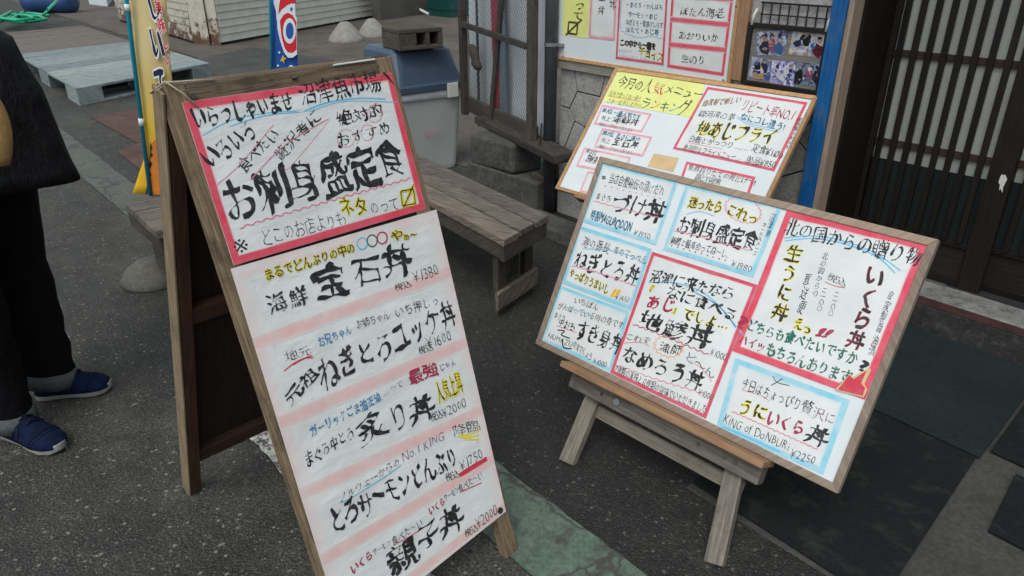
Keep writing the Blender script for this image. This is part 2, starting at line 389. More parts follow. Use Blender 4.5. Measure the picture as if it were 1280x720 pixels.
# ------------------------------------------------------------------ hand lettering
GL = {}
def glyph(ch):
    if ch in GL: return GL[ch]
    fc = bpy.data.curves.new('g', 'FONT'); fc.body = ch; fc.size = 1; fc.resolution_u = 3; fc.fill_mode = 'NONE'
    o = bpy.data.objects.new('g', fc); me = o.to_mesh()
    pts = [(p.co.x, p.co.y) for p in me.vertices] if me else []; nb = {}
    for e in (me.edges if me else []):
        a, b = e.vertices; nb.setdefault(a, []).append(b); nb.setdefault(b, []).append(a)
    seen = set(); loops = []
    for s0 in nb:
        if s0 in seen: continue
        lp = [s0]; seen.add(s0); cur = s0
        while True:
            nx = [x for x in nb[cur] if x not in seen]
            if not nx: break
            cur = nx[0]; seen.add(cur); lp.append(cur)
        if len(lp) > 2: loops.append([pts[i] for i in lp])
    o.to_mesh_clear(); bpy.data.objects.remove(o); bpy.data.curves.remove(fc)
    xs = [p[0] for l in loops for p in l] or [0, .3]
    adv = 1.0 if ord(ch) > 0x2000 else (max(xs)+.06 if ch != ' ' else .35)
    small = ch in 'っゃゅょ・、。…'
    # resample so that strokes can swell and thin
    out = []; area_sum = 0
    for l in loops:
        r = []
        for i, a in enumerate(l):
            b = l[(i+1) % len(l)]; d = hypot(b[0]-a[0], b[1]-a[1]); k = max(1, int(d/.07))
            r += [(a[0]+(b[0]-a[0])*j/k, a[1]+(b[1]-a[1])*j/k) for j in range(k)]
        r2 = []
        for p in r:
            if not r2 or hypot(p[0]-r2[-1][0], p[1]-r2[-1][1]) > .004: r2.append(p)
        if len(r2) > 2: out.append(r2)
    # orientation: outer loops vs holes, by containment count
    def area(l): return .5*sum(l[i-1][0]*l[i][1]-l[i][0]*l[i-1][1] for i in range(len(l)))
    def inside(p, l):
        c_ = False
        for i in range(len(l)):
            (x1, y1), (x2, y2) = l[i-1], l[i]
            if (y1 > p[1]) != (y2 > p[1]) and p[0] < (x2-x1)*(p[1]-y1)/(y2-y1)+x1: c_ = not c_
        return c_
    for i, l in enumerate(out):
        dep = sum(inside(l[0], m_) for j, m_ in enumerate(out) if j != i); a = area(l)
        if (dep % 2 == 0) != (a > 0): l.reverse()
    GL[ch] = (out, adv, len(out)); return GL[ch]

def brush_glyph(ch, bold, contrast, seed, warp=.035, slant=.0):
    loops, adv, _ = glyph(ch); res = []; nv = sum(len(l) for l in loops)
    if nv > 150 and contrast > .02: f_ = min(1, (nv-150)/150); bold -= .022*f_; contrast *= 1-.45*f_
    for l in loops:
        n = len(l); r = []
        for i in range(n):
            x0, y0 = l[i-1]; x, y = l[i]; x1, y1 = l[(i+1) % n]
            dx, dy = x1-x0, y1-y0; d = hypot(dx, dy) or 1; nx, ny = dy/d, -dx/d
            nz = noise.noise(V((x*2.6+seed*7.1, y*2.6-seed*3.3, seed)))
            nf = noise.noise(V((x*11+seed, y*11, seed*2.0)))
            # a brush held at an angle: strokes swell across one diagonal, thin across the other
            k = abs(nx*.80+ny*.60)
            off = bold + contrast*(k-.55) + contrast*1.15*nz + contrast*.22*nf
            off = max(-.029, off)
            px, py = x+nx*off, y+ny*off
            wx = noise.noise(V((x*1.7+seed*3.7, y*1.7, 5+seed)))*warp*2; wy = noise.noise(V((x*1.7, y*1.7+seed*2.9, 9+seed)))*warp*2
            px += wx; py += wy; r.append((px+py*slant, py))
        res.append(r)
    return res, adv

def fill(loops):
    """triangles of a glyph: triangulate everything, keep what has a non-zero winding number"""
    P = []; E_ = []
    for l in loops:
        b = len(P); n = len(l); P += [V((p[0], p[1])) for p in l]; E_ += [(b+k, b+(k+1) % n) for k in range(n)]
    vs, es, fs = delaunay_2d_cdt(P, E_, [], 0, 1e-5, False)[:3]
    if not fs: return [], []
    A = np.array([tuple(v) for v in vs]); T = np.array([f for f in fs if len(f) == 3]); C = A[T].mean(1)
    S0 = np.array([tuple(p) for p in P]); S1 = S0[[e[1] for e in E_]]; x, y = C[:, :1], C[:, 1:]
    x0, y0, x1, y1 = S0[:, 0], S0[:, 1], S1[:, 0], S1[:, 1]
    dy = np.where(y1 == y0, 1e-12, y1-y0); xi = x0+(y-y0)*(x1-x0)/dy; hit = xi > x
    w_ = ((y0 <= y) & (y1 > y) & hit).sum(1).astype(int)-((y0 > y) & (y1 <= y) & hit).sum(1)
    keep = T[w_ > 0]
    return [V((a[0], a[1], 0)) for a in A], [tuple(int(q) for q in t_) for t_ in keep]

class Board:
    """a flat surface on which things are drawn: P origin (top left), X right, D down, N towards the reader"""
    def __init__(s, P, X, D):
        s.P = V(P); s.X = V(X).normalized(); s.D = V(D).normalized(); s.N = s.D.cross(s.X).normalized()*-1
        if s.N.dot(EYE-s.P) < 0: s.N = -s.N
    def loc(s, u, v):
        q = onp(u, v, s.P, s.N)-s.P; return (q.dot(s.X), q.dot(s.D))
    def w(s, x, y, h=0): return s.P+s.X*x+s.D*y+s.N*h
LAYER = [0]
def layer(base=.0012):
    LAYER[0] = (LAYER[0]+1) % 9; return base+LAYER[0]*.00006
def letters(bd, parent, txt, u0, v0, u1, v1, hpx, mat='ink_black', bold=.0, con=.03, halo=None, perp=False, vert=False, slant=0., name='lettering', warp=.035, h=None, halow=.05):
    """one line of hand lettering between two baseline points of the sheet (vert: top to bottom)"""
    a = V(bd.loc(u0, v0)).to_3d(); b = V(bd.loc(u1, v1)).to_3d(); d = b-a; L = d.length; d /= L
    m0 = V(bd.loc((u0+u1)/2, (v0+v1)/2)); m1 = V(bd.loc((u0+u1)/2, (v0+v1)/2-(hpx if not vert else 0))); 
    if vert:
        m1 = V(bd.loc((u0+u1)/2+hpx, (v0+v1)/2)); wd = (m1-m0).length
        up = V((0, 1, 0)); n = len(txt); step = L/n
        place = [(a+d*(step*(i+.88)), V((1, 0, 0)), V((0, -1, 0)), wd, step*.98) for i in range(n)]
    else:
        upv = V((0, -1, 0)) if not perp else V((d.y, -d.x, 0))
        hh = abs((m1-m0).length); tot = sum(glyph(c)[1] for c in txt); k = L/tot; x = 0; place = []
        for c in txt:
            adv = glyph(c)[1]; place.append((a+d*(x*k), d, upv, k, hh)); x += adv
    base = h or layer()
    for pas in ([(halo, halow, base)] if halo else [])+[(mat, 0, base+.0004 if halo else base)]:
        mb = MB(); mb.flat = 1
        for i, c in enumerate(txt):
            if c in '  ': continue
            sd0 = (sum(map(ord, txt))*.013+i*1.37+ord(c)*.01) % 50
            rs = random.Random(int(sd0*1000)); rot = rs.uniform(-.08, .08); scl = rs.uniform(.9, 1.08)*(.96 if c in 'のかさやとにりはっ' else 1.02); dy = rs.uniform(-.045, .045)
            if pas[1] > 0: lo, adv = brush_glyph(c, bold+pas[1], con*.5, sd0, warp, slant)
            else: lo, adv = brush_glyph(c, bold, con, sd0, warp, slant)
            if not lo: continue
            try: vs, tr = fill(lo)
            except Exception: continue
            O, ex, ey, kx, ky = place[i]; i0 = len(mb.v)
            for p in vs:
                x, y = p.x-adv/2, p.y-.38; x, y = (x*cos(rot)-y*sin(rot))*scl+adv/2, (x*sin(rot)+y*cos(rot))*scl+.38+dy
                q = O+ex*(x*kx)+ey*(y*ky)
                mb.v.append(tuple(bd.w(q.x, q.y, pas[2])))
            for t_ in tr: mb.f.append(tuple(i0+j for j in t_)); mb.uv.append([(0, 0)]*3)
        if mb.f: mb.build(name, pas[0], parent)
def stroke(bd, parent, pts, wpx, mat, name='drawn_line', wavy=0, nper=10, h=None, close=False, taper=True):
    """a marker line through the given points of the sheet"""
    P = [V(bd.loc(*p)) for p in pts]
    if close: P.append(P[0])
    # catmull-rom
    out = []
    for i in range(len(P)-1):
        p0, p1, p2, p3 = P[max(i-1, 0)], P[i], P[i+1], P[min(i+2, len(P)-1)]
        for j in range(8):
            t_ = j/8; out.append(.5*((2*p1)+(p2-p0)*t_+(2*p0-5*p1+4*p2-p3)*t_*t_+(3*p1-p0-3*p2+p3)*t_**3))
    out.append(P[-1]); 
    c0 = V(bd.loc(*pts[0])); sc_ = (V(bd.loc(pts[0][0]+1, pts[0][1]))-c0).length
    wd = wpx*sc_
    if wavy:
        L = sum((out[i+1]-out[i]).length for i in range(len(out)-1)); n = nper*6; acc = [0]
        for i in range(len(out)-1): acc.append(acc[-1]+(out[i+1]-out[i]).length)
        o2 = []; k = 0
        for j in range(n+1):
            s_ = L*j/n
            while k < len(out)-2 and acc[k+1] < s_: k += 1
            f = (s_-acc[k])/max(1e-9, acc[k+1]-acc[k]); p = out[k].lerp(out[k+1], f); d = (out[k+1]-out[k]).normalized()
            o2.append(p+V((-d.y, d.x))*sin(j/6*2*pi)*wavy*sc_)
        out = o2
    mb = MB(); mb.flat = 1; h = h or layer(); n = len(out); i0 = 0
    for i, p in enumerate(out):
        d = (out[min(i+1, n-1)]-out[max(i-1, 0)]).normalized(); q = V((-d.y, d.x))
        k = .5*(1+.25*noise.noise(V((p.x*40, p.y*40, wd*100)))); 
        if taper and not close and (i == 0 or i == n-1): k *= .45
        for s_ in (-1, 1): a = p+q*wd*k*s_; mb.v.append(tuple(bd.w(a.x, a.y, h)))
    for i in range(n-1): mb.f.append((2*i, 2*i+1, 2*i+3, 2*i+2)); mb.uv.append([(0, 0)]*4)
    mb.build(name, mat, parent)
def ellipse(bd, parent, u, v, ru, rv, wpx, mat, rot=0, jag=0, n=14, name='drawn_circle'):
    pts = []
    for i in range(n):
        a = 2*pi*i/n; k = 1+(jag if i % 2 else -jag); x, y = ru*cos(a)*k, rv*sin(a)*k
        pts.append((u+x*cos(rot)-y*sin(rot), v+x*sin(rot)+y*cos(rot)))
    stroke(bd, parent, pts, wpx, mat, name=name, close=True)
def sheet(bd, parent, quad, mat, h=.0008, name='paper_sheet', border=None, bw=.02, hard=.5, th=.0006, wob=.002):
    """a sheet of paper (corners as px in the order TL TR BR BL) with a brushed coloured border"""
    Q = [V(bd.loc(*p)) for p in quad]
    mb = MB(); P = [bd.w(q.x, q.y, h) for q in Q]
    mb.poly(P, bd.N, th); o = mb.build(name, mat, parent)
    if border:
        cx = sum((q for q in Q), V((0, 0)))/4; rows = []; K = 24
        mb = MB(); mb.fade = []
        def inset(d, noisy):
            # offset the quadrilateral inwards by d
            L = []
            for i in range(4):
                a, b = Q[i], Q[(i+1) % 4]; e = (b-a).normalized(); nn = V((-e.y, e.x)); 
                if nn.dot(cx-a) < 0: nn = -nn
                L.append((a+nn*d, e))
            c_ = []
            for i in range(4):
                (p, e), (q, f) = L[i-1], L[i]; den = e.x*f.y-e.y*f.x; t_ = ((q-p).x*f.y-(q-p).y*f.x)/den; c_.append(p+e*t_)
            r = []
            for i in range(4):
                a, b = c_[i], c_[(i+1) % 4]
                for j in range(K):
                    p = a.lerp(b, j/K); 
                    if noisy: p = p+V((noise.noise(V((p.x*14, p.y*14, 3))), noise.noise(V((p.x*14, p.y*14, 8)))))*wob
                    r.append(p)
            return r
        for d, fd, nz in ((.0004, 1, 0), (bw*hard, 1, 1), (bw*(hard+.06), .75, 1), (bw*.72 if hard < .8 else bw, .3, 1), (bw*1.0 if hard < .8 else bw*1.1, 0, 1)):
            rows.append((inset(d, nz), fd))
        for r, fd in rows:
            for p in r: mb.v.append(tuple(bd.w(p.x, p.y, h+.0003))); mb.fade.append(fd)
        n = 4*K
        for k in range(len(rows)-1):
            for j in range(n): mb.f.append((k*n+j, k*n+(j+1) % n, (k+1)*n+(j+1) % n, (k+1)*n+j)); mb.uv.append([(0, 0)]*4)
        mb.build('painted_border', border, o)
    return o

# ------------------------------------------------------------------ the setting
WALL = 2.96                       # Y of the shop wall
def old(x, y, z=0):               # camera-aligned survey coordinates -> scene axes
    return V((x*cos(WY)+y*sin(WY), -x*sin(WY)+y*cos(WY), z))
mb = MB(); mb.flat = 1
mb.quad([(-300, -300, 0), (300, -300, 0), (300, 300, 0), (-300, 300, 0)]); kind(mb.build('road', 'asphalt'))
def ground_sheet(name, pts, mat, z=.004):
    mb = MB(); mb.poly([V((p[0], p[1], z)) for p in pts], V((0, 0, 1)), .003); return kind(mb.build(name, mat))
def wobble_strip(name, a0, a1, b0, b1, mat, z, amp=.008, step=.06, f0=None):
    """a painted strip along X with worn, uneven edges"""
    n = int((a1-a0)/step); mb = MB(); mb.flat = 1; i = 0
    for k in range(n+1):
        a = a0+(a1-a0)*k/n
        mb.v += [(a, b0+amp*noise.noise(V((a*6, 1.3, 0)))+amp*.6*noise.noise(V((a*31, 4, 0))), z), (a, b1+amp*noise.noise(V((a*6, 9.3, 0)))+amp*.6*noise.noise(V((a*29, 7, 0))), z)]
    for k in range(n): mb.f.append((2*k, 2*k+2, 2*k+3, 2*k+1)); mb.uv.append([(0, 0)]*4)
    return kind(mb.build(name, mat))
wobble_strip('worn_road_line', -9.5, -2.34, .955, 1.175, 'worn_paint', .005, .012, .03)
wobble_strip('green_road_line', -2.33, 2.0, .955, 1.175, 'green_paint', .005, .012, .03)
wobble_strip('white_road_line', -2.75, -.9, .632, .755, 'white_paint', .0045, .012, .03)
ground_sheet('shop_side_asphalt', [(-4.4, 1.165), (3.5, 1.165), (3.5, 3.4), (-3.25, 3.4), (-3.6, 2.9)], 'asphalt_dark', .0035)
# paved ground towards the sheds
ground_sheet('concrete_apron', [(-60, 3.6), (-7.0, 3.6), (-5.6, 3.1), (-4.6, 3.05), (-3.2, 3.3), (-3.2, 14), (-60, 60)], 'apron', .006)
ground_sheet('shop_floor', [(-.99, 1.53), (3.5, 1.53), (3.5, 3.07), (-.99, 3.07)], 'floor_patch', .004)
P = [at(225, 78), at(318, 60), at(418, 76), at(395, 92), at(262, 104)]
ground_sheet('patched_asphalt', [(p.x, p.y) for p in P], 'metal_sheet', .010)
# loose chips and litter on the asphalt
mb = MB(); rg = random.Random(3)
for k in range(260):
    a = rg.uniform(-5.5, .6); b = rg.uniform(-1.2, 2.7)
    if k % 3: a = rg.uniform(-3.4, -.3); b = rg.uniform(-.6, 2.2)
    r = rg.uniform(.0012, .0034)*(1 if rg.random() < .9 else 1.7); an = rg.random()*6
    top = [(a+cos(an+j*2.1)*r*rg.uniform(.4, .8), b+sin(an+j*2.1)*r*rg.uniform(.4, .8), r*.9+.005) for j in range(3)]
    bot = [(a+cos(an+j*2.1)*r, b+sin(an+j*2.1)*r, .001) for j in range(3)]
    i = len(mb.v); mb.v += bot+top; mb.f += [(i, i+1, i+4, i+3), (i+1, i+2, i+5, i+4), (i+2, i, i+3, i+5), (i+3, i+4, i+5)]; mb.uv += [[(0, 0)]*4]*3+[[(0, 0)]*3]
o = mb.build('gravel_chips', 'leaf_litter'); kind(o, 'stuff'); o['label'] = 'pale stone chips scattered over the dark asphalt'; o['category'] = 'gravel'

# --- shop wall: rendered above, crazy-paved stone below
wl = -3.04; wr = onp(1047, 0, V((0, WALL, 0)), V((0, 1, 0))).x+.01   # X range of the wall (pipe ... blue post)
wall = MB().box((wl, WALL+.012, 0), (wr, WALL+.14, 3.0)).build('shop_wall', 'joint_dark'); kind(wall)
ztop = onp(700, 84, V((0, WALL, 0)), V((0, 1, 0))).z
MB().box((wl, WALL+.002, ztop), (wr, WALL+.013, 3.0)).build('render_coat', 'wall_render', wall)
MB().box((wl-.01, WALL-.018, ztop-.002), (wr, WALL+.012, ztop+.045)).build('wall_trim', 'trim_wood', wall, bevel=.003)
# irregular stones by clipping half planes
def clip(poly, p, n):
    r = []
    for i in range(len(poly)):
        a, b = poly[i-1], poly[i]; da = (a[0]-p[0])*n[0]+(a[1]-p[1])*n[1]; db = (b[0]-p[0])*n[0]+(b[1]-p[1])*n[1]
        if (da <= 0) != (db <= 0):
            t_ = da/(da-db); r.append((a[0]+(b[0]-a[0])*t_, a[1]+(b[1]-a[1])*t_))
        if db <= 0: r.append(b)
    return r
def stones(parent, x0, x1, z0, z1, seeds, y, gap=.007, mat='stone_panel', name='stone'):
    for i, s_ in enumerate(seeds):
        poly = [(x0, z0), (x1, z0), (x1, z1), (x0, z1)]
        for j, q in enumerate(seeds):
            if i == j or hypot(q[0]-s_[0], q[1]-s_[1]) > 1.2: continue
            d = (q[0]-s_[0], q[1]-s_[1]); L = hypot(*d); n = (d[0]/L, d[1]/L)
            poly = clip(poly, (s_[0]+d[0]/2-n[0]*gap/2, s_[1]+d[1]/2-n[1]*gap/2), n)
            if len(poly) < 3: break
        if len(poly) < 3: continue
        o = rg.uniform(-.003, .002)
        mb = MB(); mb.poly([V((p[0], y+o, p[1])) for p in poly], V((0, -1, 0)), .02)
        mb.build(name, mat, parent, bevel=.003)
wp = lambda u, v: (lambda q: (q.x, q.z))(onp(u, v, V((0, WALL, 0)), V((0, 1, 0))))
sd_px = [(704, 105), (735, 100), (733, 135), (700, 160), (722, 180), (700, 235), (745, 175), (770, 120), (765, 160), (718, 225)]
seeds = [wp(*p) for p in sd_px]
rs = random.Random(11)
for _try in range(3000):
    q = (rs.uniform(-2.6, wr), rs.uniform(.1, ztop))
    if all(hypot(q[0]-s_[0], q[1]-s_[1]) > .2 for s_ in seeds): seeds.append(q)
stones(wall, wl, wr, .20, ztop-.004, seeds, WALL+.002)
MB().box((wl, WALL-.005, .0), (wr, WALL+.012, .198)).build('plinth', 'wall_render', wall, bevel=.004)
# low kerb along the foot of the wall
c0 = at(662, 292, .06); k = MB()
kb = thing('kerb_stone', 'grey worn concrete kerb lying along the foot of the stone-panelled wall', 'kerb', (-2.6, 2.66, 0))
for i in range(2):
    a = -3.0+i*.6; MB().box((a, 2.60, 0), (a+.592, 2.78, .07), .006).build('kerb_block', 'mossy_block', kb, bevel=.012)
# plywood strip beside the top board and fittings
a0, _ = wp(918, 60); a1, _ = wp(934, 60); zt = 1.7
tag(MB().box((a0, WALL-.022, wp(925, 100)[1]), (a1, WALL-.001, zt)).build('plywood_strip', 'plywood', bevel=.002), 'narrow tan plywood strip on the wall right of the upper menu board', 'board')

ev = MB().box((-3.2, 2.66, 2.45), (3.7, 3.75, 2.52)).build('added_shade_eaves', 'door_wood'); kind(ev)  # out-of-view eave slab, added to darken the door, mats and wall below
kind(MB().box((wl, WALL+.0, 3.001), (3.7, WALL+2.5, 3.4)).build('upper_storey', 'wall_render'))
# --- blue post and timber strip
bx0 = wp(1047, 0)[0]; bx1 = wp(1066.5, 0)[0]; bx2 = wp(1074, 0)[0]
po = thing('blue_post', 'bright blue painted wooden post beside the dark lattice door', 'post', ((bx0+bx1)/2, WALL, 0))
MB().box((bx0, WALL-.04, .10), (bx1, WALL+.05, 3.0)).build('post_shaft', 'post_blue', po, bevel=.003)
MB().box((bx1+.001, WALL-.03, .10), (bx2, WALL+.05, 3.0)).build('timber_strip', 'frame_grey_tan', po, bevel=.002)
MB().box((bx0-.03, WALL-.05, 0), (bx2+.02, WALL+.06, .10)).build('post_base', 'step_concrete', po, bevel=.008)

# --- drain pipe
pc = at(684, 268, 0); px_, py_ = -3.02, WALL-.055
q = onp(689, 60, V((0, WALL-.055, 0)), V((0, 1, 0))); px_ = q.x
pp = thing('drain_pipe', 'dark grey vertical drain pipe at the corner of the wall', 'pipe', (px_, WALL-.055, 0))
MB().tube([(px_, WALL-.055, 0), (px_, WALL-.055, 3.0)], .036, 20).build('pipe_shaft', 'pipe_grey', pp, smooth=True)
zc = onp(689, 55, V((0, WALL-.055, 0)), V((0, 1, 0))).z
MB().tube([(px_, WALL-.055, zc-.010), (px_, WALL-.055, zc+.008)], .040, 20).box((px_+.03, WALL-.06, zc-.008), (px_+.07, WALL-.02, zc+.006)).build('pipe_clamp', 'metal_clip', pp, smooth=False)

# --- entrance: step, threshold and sliding lattice doors
st = MB().box((bx2+.02, 3.075, 0), (3.6, 3.9, .115), 0).build('door_step', 'dark_step'); kind(st)
st2 = MB().box((bx2+.02, 3.090, .116), (3.6, 3.5, .150)).build('door_sill', 'step_concrete', bevel=.006); kind(st2)
kind(MB().box((bx2+.02, 3.083, .118), (3.6, 3.089, .148)).build('red_sill_edge', 'red_paint'))
YD = 3.28; DN = V((0, 1, 0)); DP = V((0, YD, 0))
dp = lambda u, v: (lambda q: (q.x, q.z))(onp(u, v, DP, DN))
dl = dp(1094, 110)[0]; dr = dp(1262, 110)[0]
reveal = MB().box((bx2-.04, WALL+.052, .10), (bx2+.010, YD+.1, 3.0)).build('entrance_jamb', 'door_wood'); kind(reveal)
kind(MB().box((bx2-.05, YD+.1, 0), (3.6, YD+.2, 3.0)).build('entrance_back', 'dark_glass'))
kind(MB().box((bx2+.012, WALL, 2.16), (3.6, YD+.1, 2.4)).build('entrance_lintel', 'door_wood'))
z_r1 = dp(1180, 72)[1]; z_r2 = dp(1160, 187)[1]; z_pb = dp(1160, 210)[1]; z_bot = dp(1195, 308)[1]
jt = bx2+.012
def door(x0, x1, y, label, pitch, xp):
    d = thing('lattice_door', label, 'door', ((x0+x1)/2, y, .12), 'sliding lattice doors of the shop')
    sl, sr = .022, .085; a, b = x0+sl, x1-sr
    MB().box((x0, y-.018, .158), (a, y+.018, 2.05)).build('stile', 'door_wood', d, bevel=.002)
    MB().box((b, y-.018, .158), (x1, y+.018, 2.05)).build('stile', 'door_wood', d, bevel=.002)
    MB().box((a, y-.014, 1.97), (b, y+.018, 2.05)).build('top_rail', 'door_wood', d, bevel=.002)
    MB().box((a, y-.014, .158), (b, y+.018, .187)).build('bottom_rail', 'door_wood', d, bevel=.002)
    MB().box((a, y-.004, .187), (b, y+.010, z_bot)).build('kick_panel', 'door_panel', d)
    MB().box((a, y-.014, z_bot), (b, y+.016, z_bot+.022)).build('lower_rail', 'door_wood', d, bevel=.002)
    MB().box((xp, y+.008, z_pb), (b, y+.013, 1.97)).build('frosted_pane', 'frost_paper', d)
    MB().box((a, y+.008, z_bot+.022), (b, y+.013, z_pb-.001)).build('dark_pane', 'dark_glass', d)
    if xp > a: MB().box((a, y+.008, z_pb), (xp-.001, y+.013, 1.97)).build('side_pane', 'dark_glass', d)
    for z in (z_r1, z_r2, z_r1+(z_r1-z_r2)*1.05):
        MB().box((a, y-.005, z-.014), (b, y+.006, z+.014)).build('cross_rail', 'door_rail', d, bevel=.0015)
    x = b-pitch*.62
    while x > a+.012:
        e_ = rg.uniform(-.0012, .0012); MB().box((x-.0115+e_, y-.022, z_bot+.022), (x+.0115+e_, y-.0055, 1.97)).build('slat', 'door_wood', d, bevel=.0015); x -= pitch
    return d
pitch = (dp(1258, 117)[0]-dp(1120, 117)[0])/7
x1 = dp(1266, 160)[0]+.05
d1 = door(jt, x1, YD, 'dark wooden lattice sliding door with pale frosted pane, beside the blue post', pitch, dp(1111, 67)[0])
x1 -= .03
d2 = door(x1, x1+1.0, YD+.045, 'second dark lattice sliding door at the right edge of the photograph', pitch, x1+.02)
MB().box((jt, YD-.030, .151), (x1-.09, YD-.020, .160)).build('floor_track', 'aluminium', d1)
kind(MB().box((jt, YD-.019, .1505), (3.5, YD+.09, .1565)).build('door_groove', 'joint_dark'))
# white smear of paint on the meeting stile
B = Board(V((dp(1250, 229)[0], YD-.0185, 1)), V((1, 0, 0)), V((0, 0, -1)))
mb = MB(); mb.flat = 1; pts = [(1252, 218), (1257, 219), (1259, 224), (1256, 230), (1254, 234), (1253, 241), (1251, 236), (1249, 238), (1250, 231), (1248, 228), (1250, 222)]
mb.poly([B.w(*B.loc(*p), .0006) for p in pts], B.N, .0005); tag(mb.build('paint_smear', 'white_tape'), 'small white sticker peeling on the dark stile between the two lattice doors', 'sticker')

# --- floor mats
def mat_(pts, m_, label, th=.009, z0=.008):
    o = MB().poly([V((p[0], p[1], z0+th)) for p in pts], V((0, 0, 1)), th).build('floor_mat', m_, bevel=.003)
    o['label'] = label; o['category'] = 'mat'; o['group'] = 'rubber mats in front of the shop entrance'
mat_([(-.985, 1.555), (-.405, 1.54), (-.47, 2.325), (-.93, 2.34)], 'mat_black', 'large black rubber mat lying under the low easel, nearest the road')
mat_([(-1.25, 2.36), (-.462, 2.335), (-.50, 3.055), (-1.25, 3.06)], 'mat_blue', 'dark blue-grey rubber mat against the door step, behind the big white menu board', .011)
mat_([(-.452, 2.40), (.5, 2.335), (.5, 3.05), (-.49, 3.055)], 'mat_black', 'black rubber mat against the door step at the right edge, next to the blue-grey mat')
mat_([(-.325, 2.01), (.4, 2.0), (.4, 2.325), (-.36, 2.335)], 'mat_black', 'small black mat in the lower right corner past the bare grey floor')

# ------------------------------------------------------------------ sheds and far things
def shed(name, label, p0, p1, h, mat, n, depth_dir, post=None):
    """a shutter front of overlapping slats between two ground points"""
    e = (p1-p0); L = e.length; e = e.normalized(); nn = V((e.y, -e.x, 0))
    if nn.dot(EYE-p0) < 0: nn = -nn
    t_ = thing(name, label, 'shutter', (p0+p1)/2)
    me = None
    for k in range(n):
        z0 = .05+k*h/n; z1 = z0+h/n*.955
        A, Bq = p0+V((0, 0, z0)), p1+V((0, 0, z0)); A2, B2 = p0+V((0, 0, z1)), p1+V((0, 0, z1))
        MB().hexa([A+nn*.024, Bq+nn*.024, Bq, A], [A2+nn*.012, B2+nn*.012, B2, A2]).build('shutter_slat', mat, t_)
    MB().hexa([p0-nn*.001, p1-nn*.001, p1-nn*.06, p0-nn*.06], [q+V((0, 0, h)) for q in (p0-nn*.001, p1-nn*.001, p1-nn*.06, p0-nn*.06)]).build('backing', 'joint_dark', t_)
    return t_, nn, e
A = at(277, 57); Bx = at(466, 22); C_ = at(243, 55); D_ = at(150, 27)
s1, n1, e1 = shed('roller_shutter', 'cream slatted roller shutter right of the rusty corner post', A, Bx, 2.4, 'shutter_paint', 22, None)
MB().bar(Bx+e1*.08, Bx+e1*.08+V((0, 0, 2.4)), .16, .14, e1).build('side_rail', 'shutter_paint', s1)
MB().hexa([(at(433, 27, .0)+n1*.07+V((0, 0, .12))), (at(446, 25, .0)+n1*.07+V((0, 0, .12))), (at(446, 25)+n1*.05+V((0, 0, .12))), (at(433, 27)+n1*.05+V((0, 0, .12)))], [(at(433, 27, .0)+n1*.07+V((0, 0, .15))), (at(446, 25, .0)+n1*.07+V((0, 0, .15))), (at(446, 25)+n1*.05+V((0, 0, .15))), (at(433, 27)+n1*.05+V((0, 0, .15)))]).build('handle', 'black_frame', s1)
s2, n2, e2 = shed('roller_shutter', 'rust-stained slatted shutter left of the corner post, behind the yellow banner', C_, D_, 2.4, 'shutter_rusty', 22, None)
cp = thing('corner_post', 'rusty cream steel corner post between the two slatted shutters', 'post', (A+C_)/2)
for k, (f0, f1) in enumerate(((0, .3), (.33, .62), (.65, 1))):
    P0 = C_.lerp(A, f0); P1 = C_.lerp(A, f1); nn = (n1+n2).normalized()*(.03 if k != 1 else .08)
    MB().hexa([P0+nn, P1+nn, P1-nn*2, P0-nn*2], [q+V((0, 0, 2.45)) for q in (P0+nn, P1+nn, P1-nn*2, P0-nn*2)]).build('post_rib', 'shutter_rusty', cp)
# yard wall behind
W0 = at(476, 26); W1 = at(640, 2)
W1 = W0+(W1-W0).normalized()*14
e = (W1-W0).normalized(); nn = V((e.y, -e.x, 0)); nn = nn if nn.dot(EYE-W0) > 0 else -nn
yw = thing('yard_wall', 'old cream wall with dark grey base beyond the shutter', 'wall', (W0+W1)/2)
MB().hexa([W0, W1, W1-nn*.2, W0-nn*.2], [q+V((0, 0, .55)) for q in (W0, W1, W1-nn*.2, W0-nn*.2)]).build('dado', 'dado_grey', yw)
MB().hexa([q+V((0, 0, .551)) for q in (W0-nn*.02, W1-nn*.02, W1-nn*.2, W0-nn*.2)], [q+V((0, 0, 3)) for q in (W0-nn*.02, W1-nn*.02, W1-nn*.2, W0-nn*.2)]).build('upper_wall', 'cream_wall', yw)
def shell_wall(name, label, p0, p1, h, mat, cat='building'):
    e = (p1-p0).normalized(); nn = V((e.y, -e.x, 0)); nn = nn if nn.dot(EYE-p0) > 0 else -nn
    t_ = thing(name, label, cat, (p0+p1)/2)
    MB().hexa([p0, p1, p1-nn*.3, p0-nn*.3], [q+V((0, 0, h)) for q in (p0, p1, p1-nn*.3, p0-nn*.3)]).build('wall', mat, t_); return t_

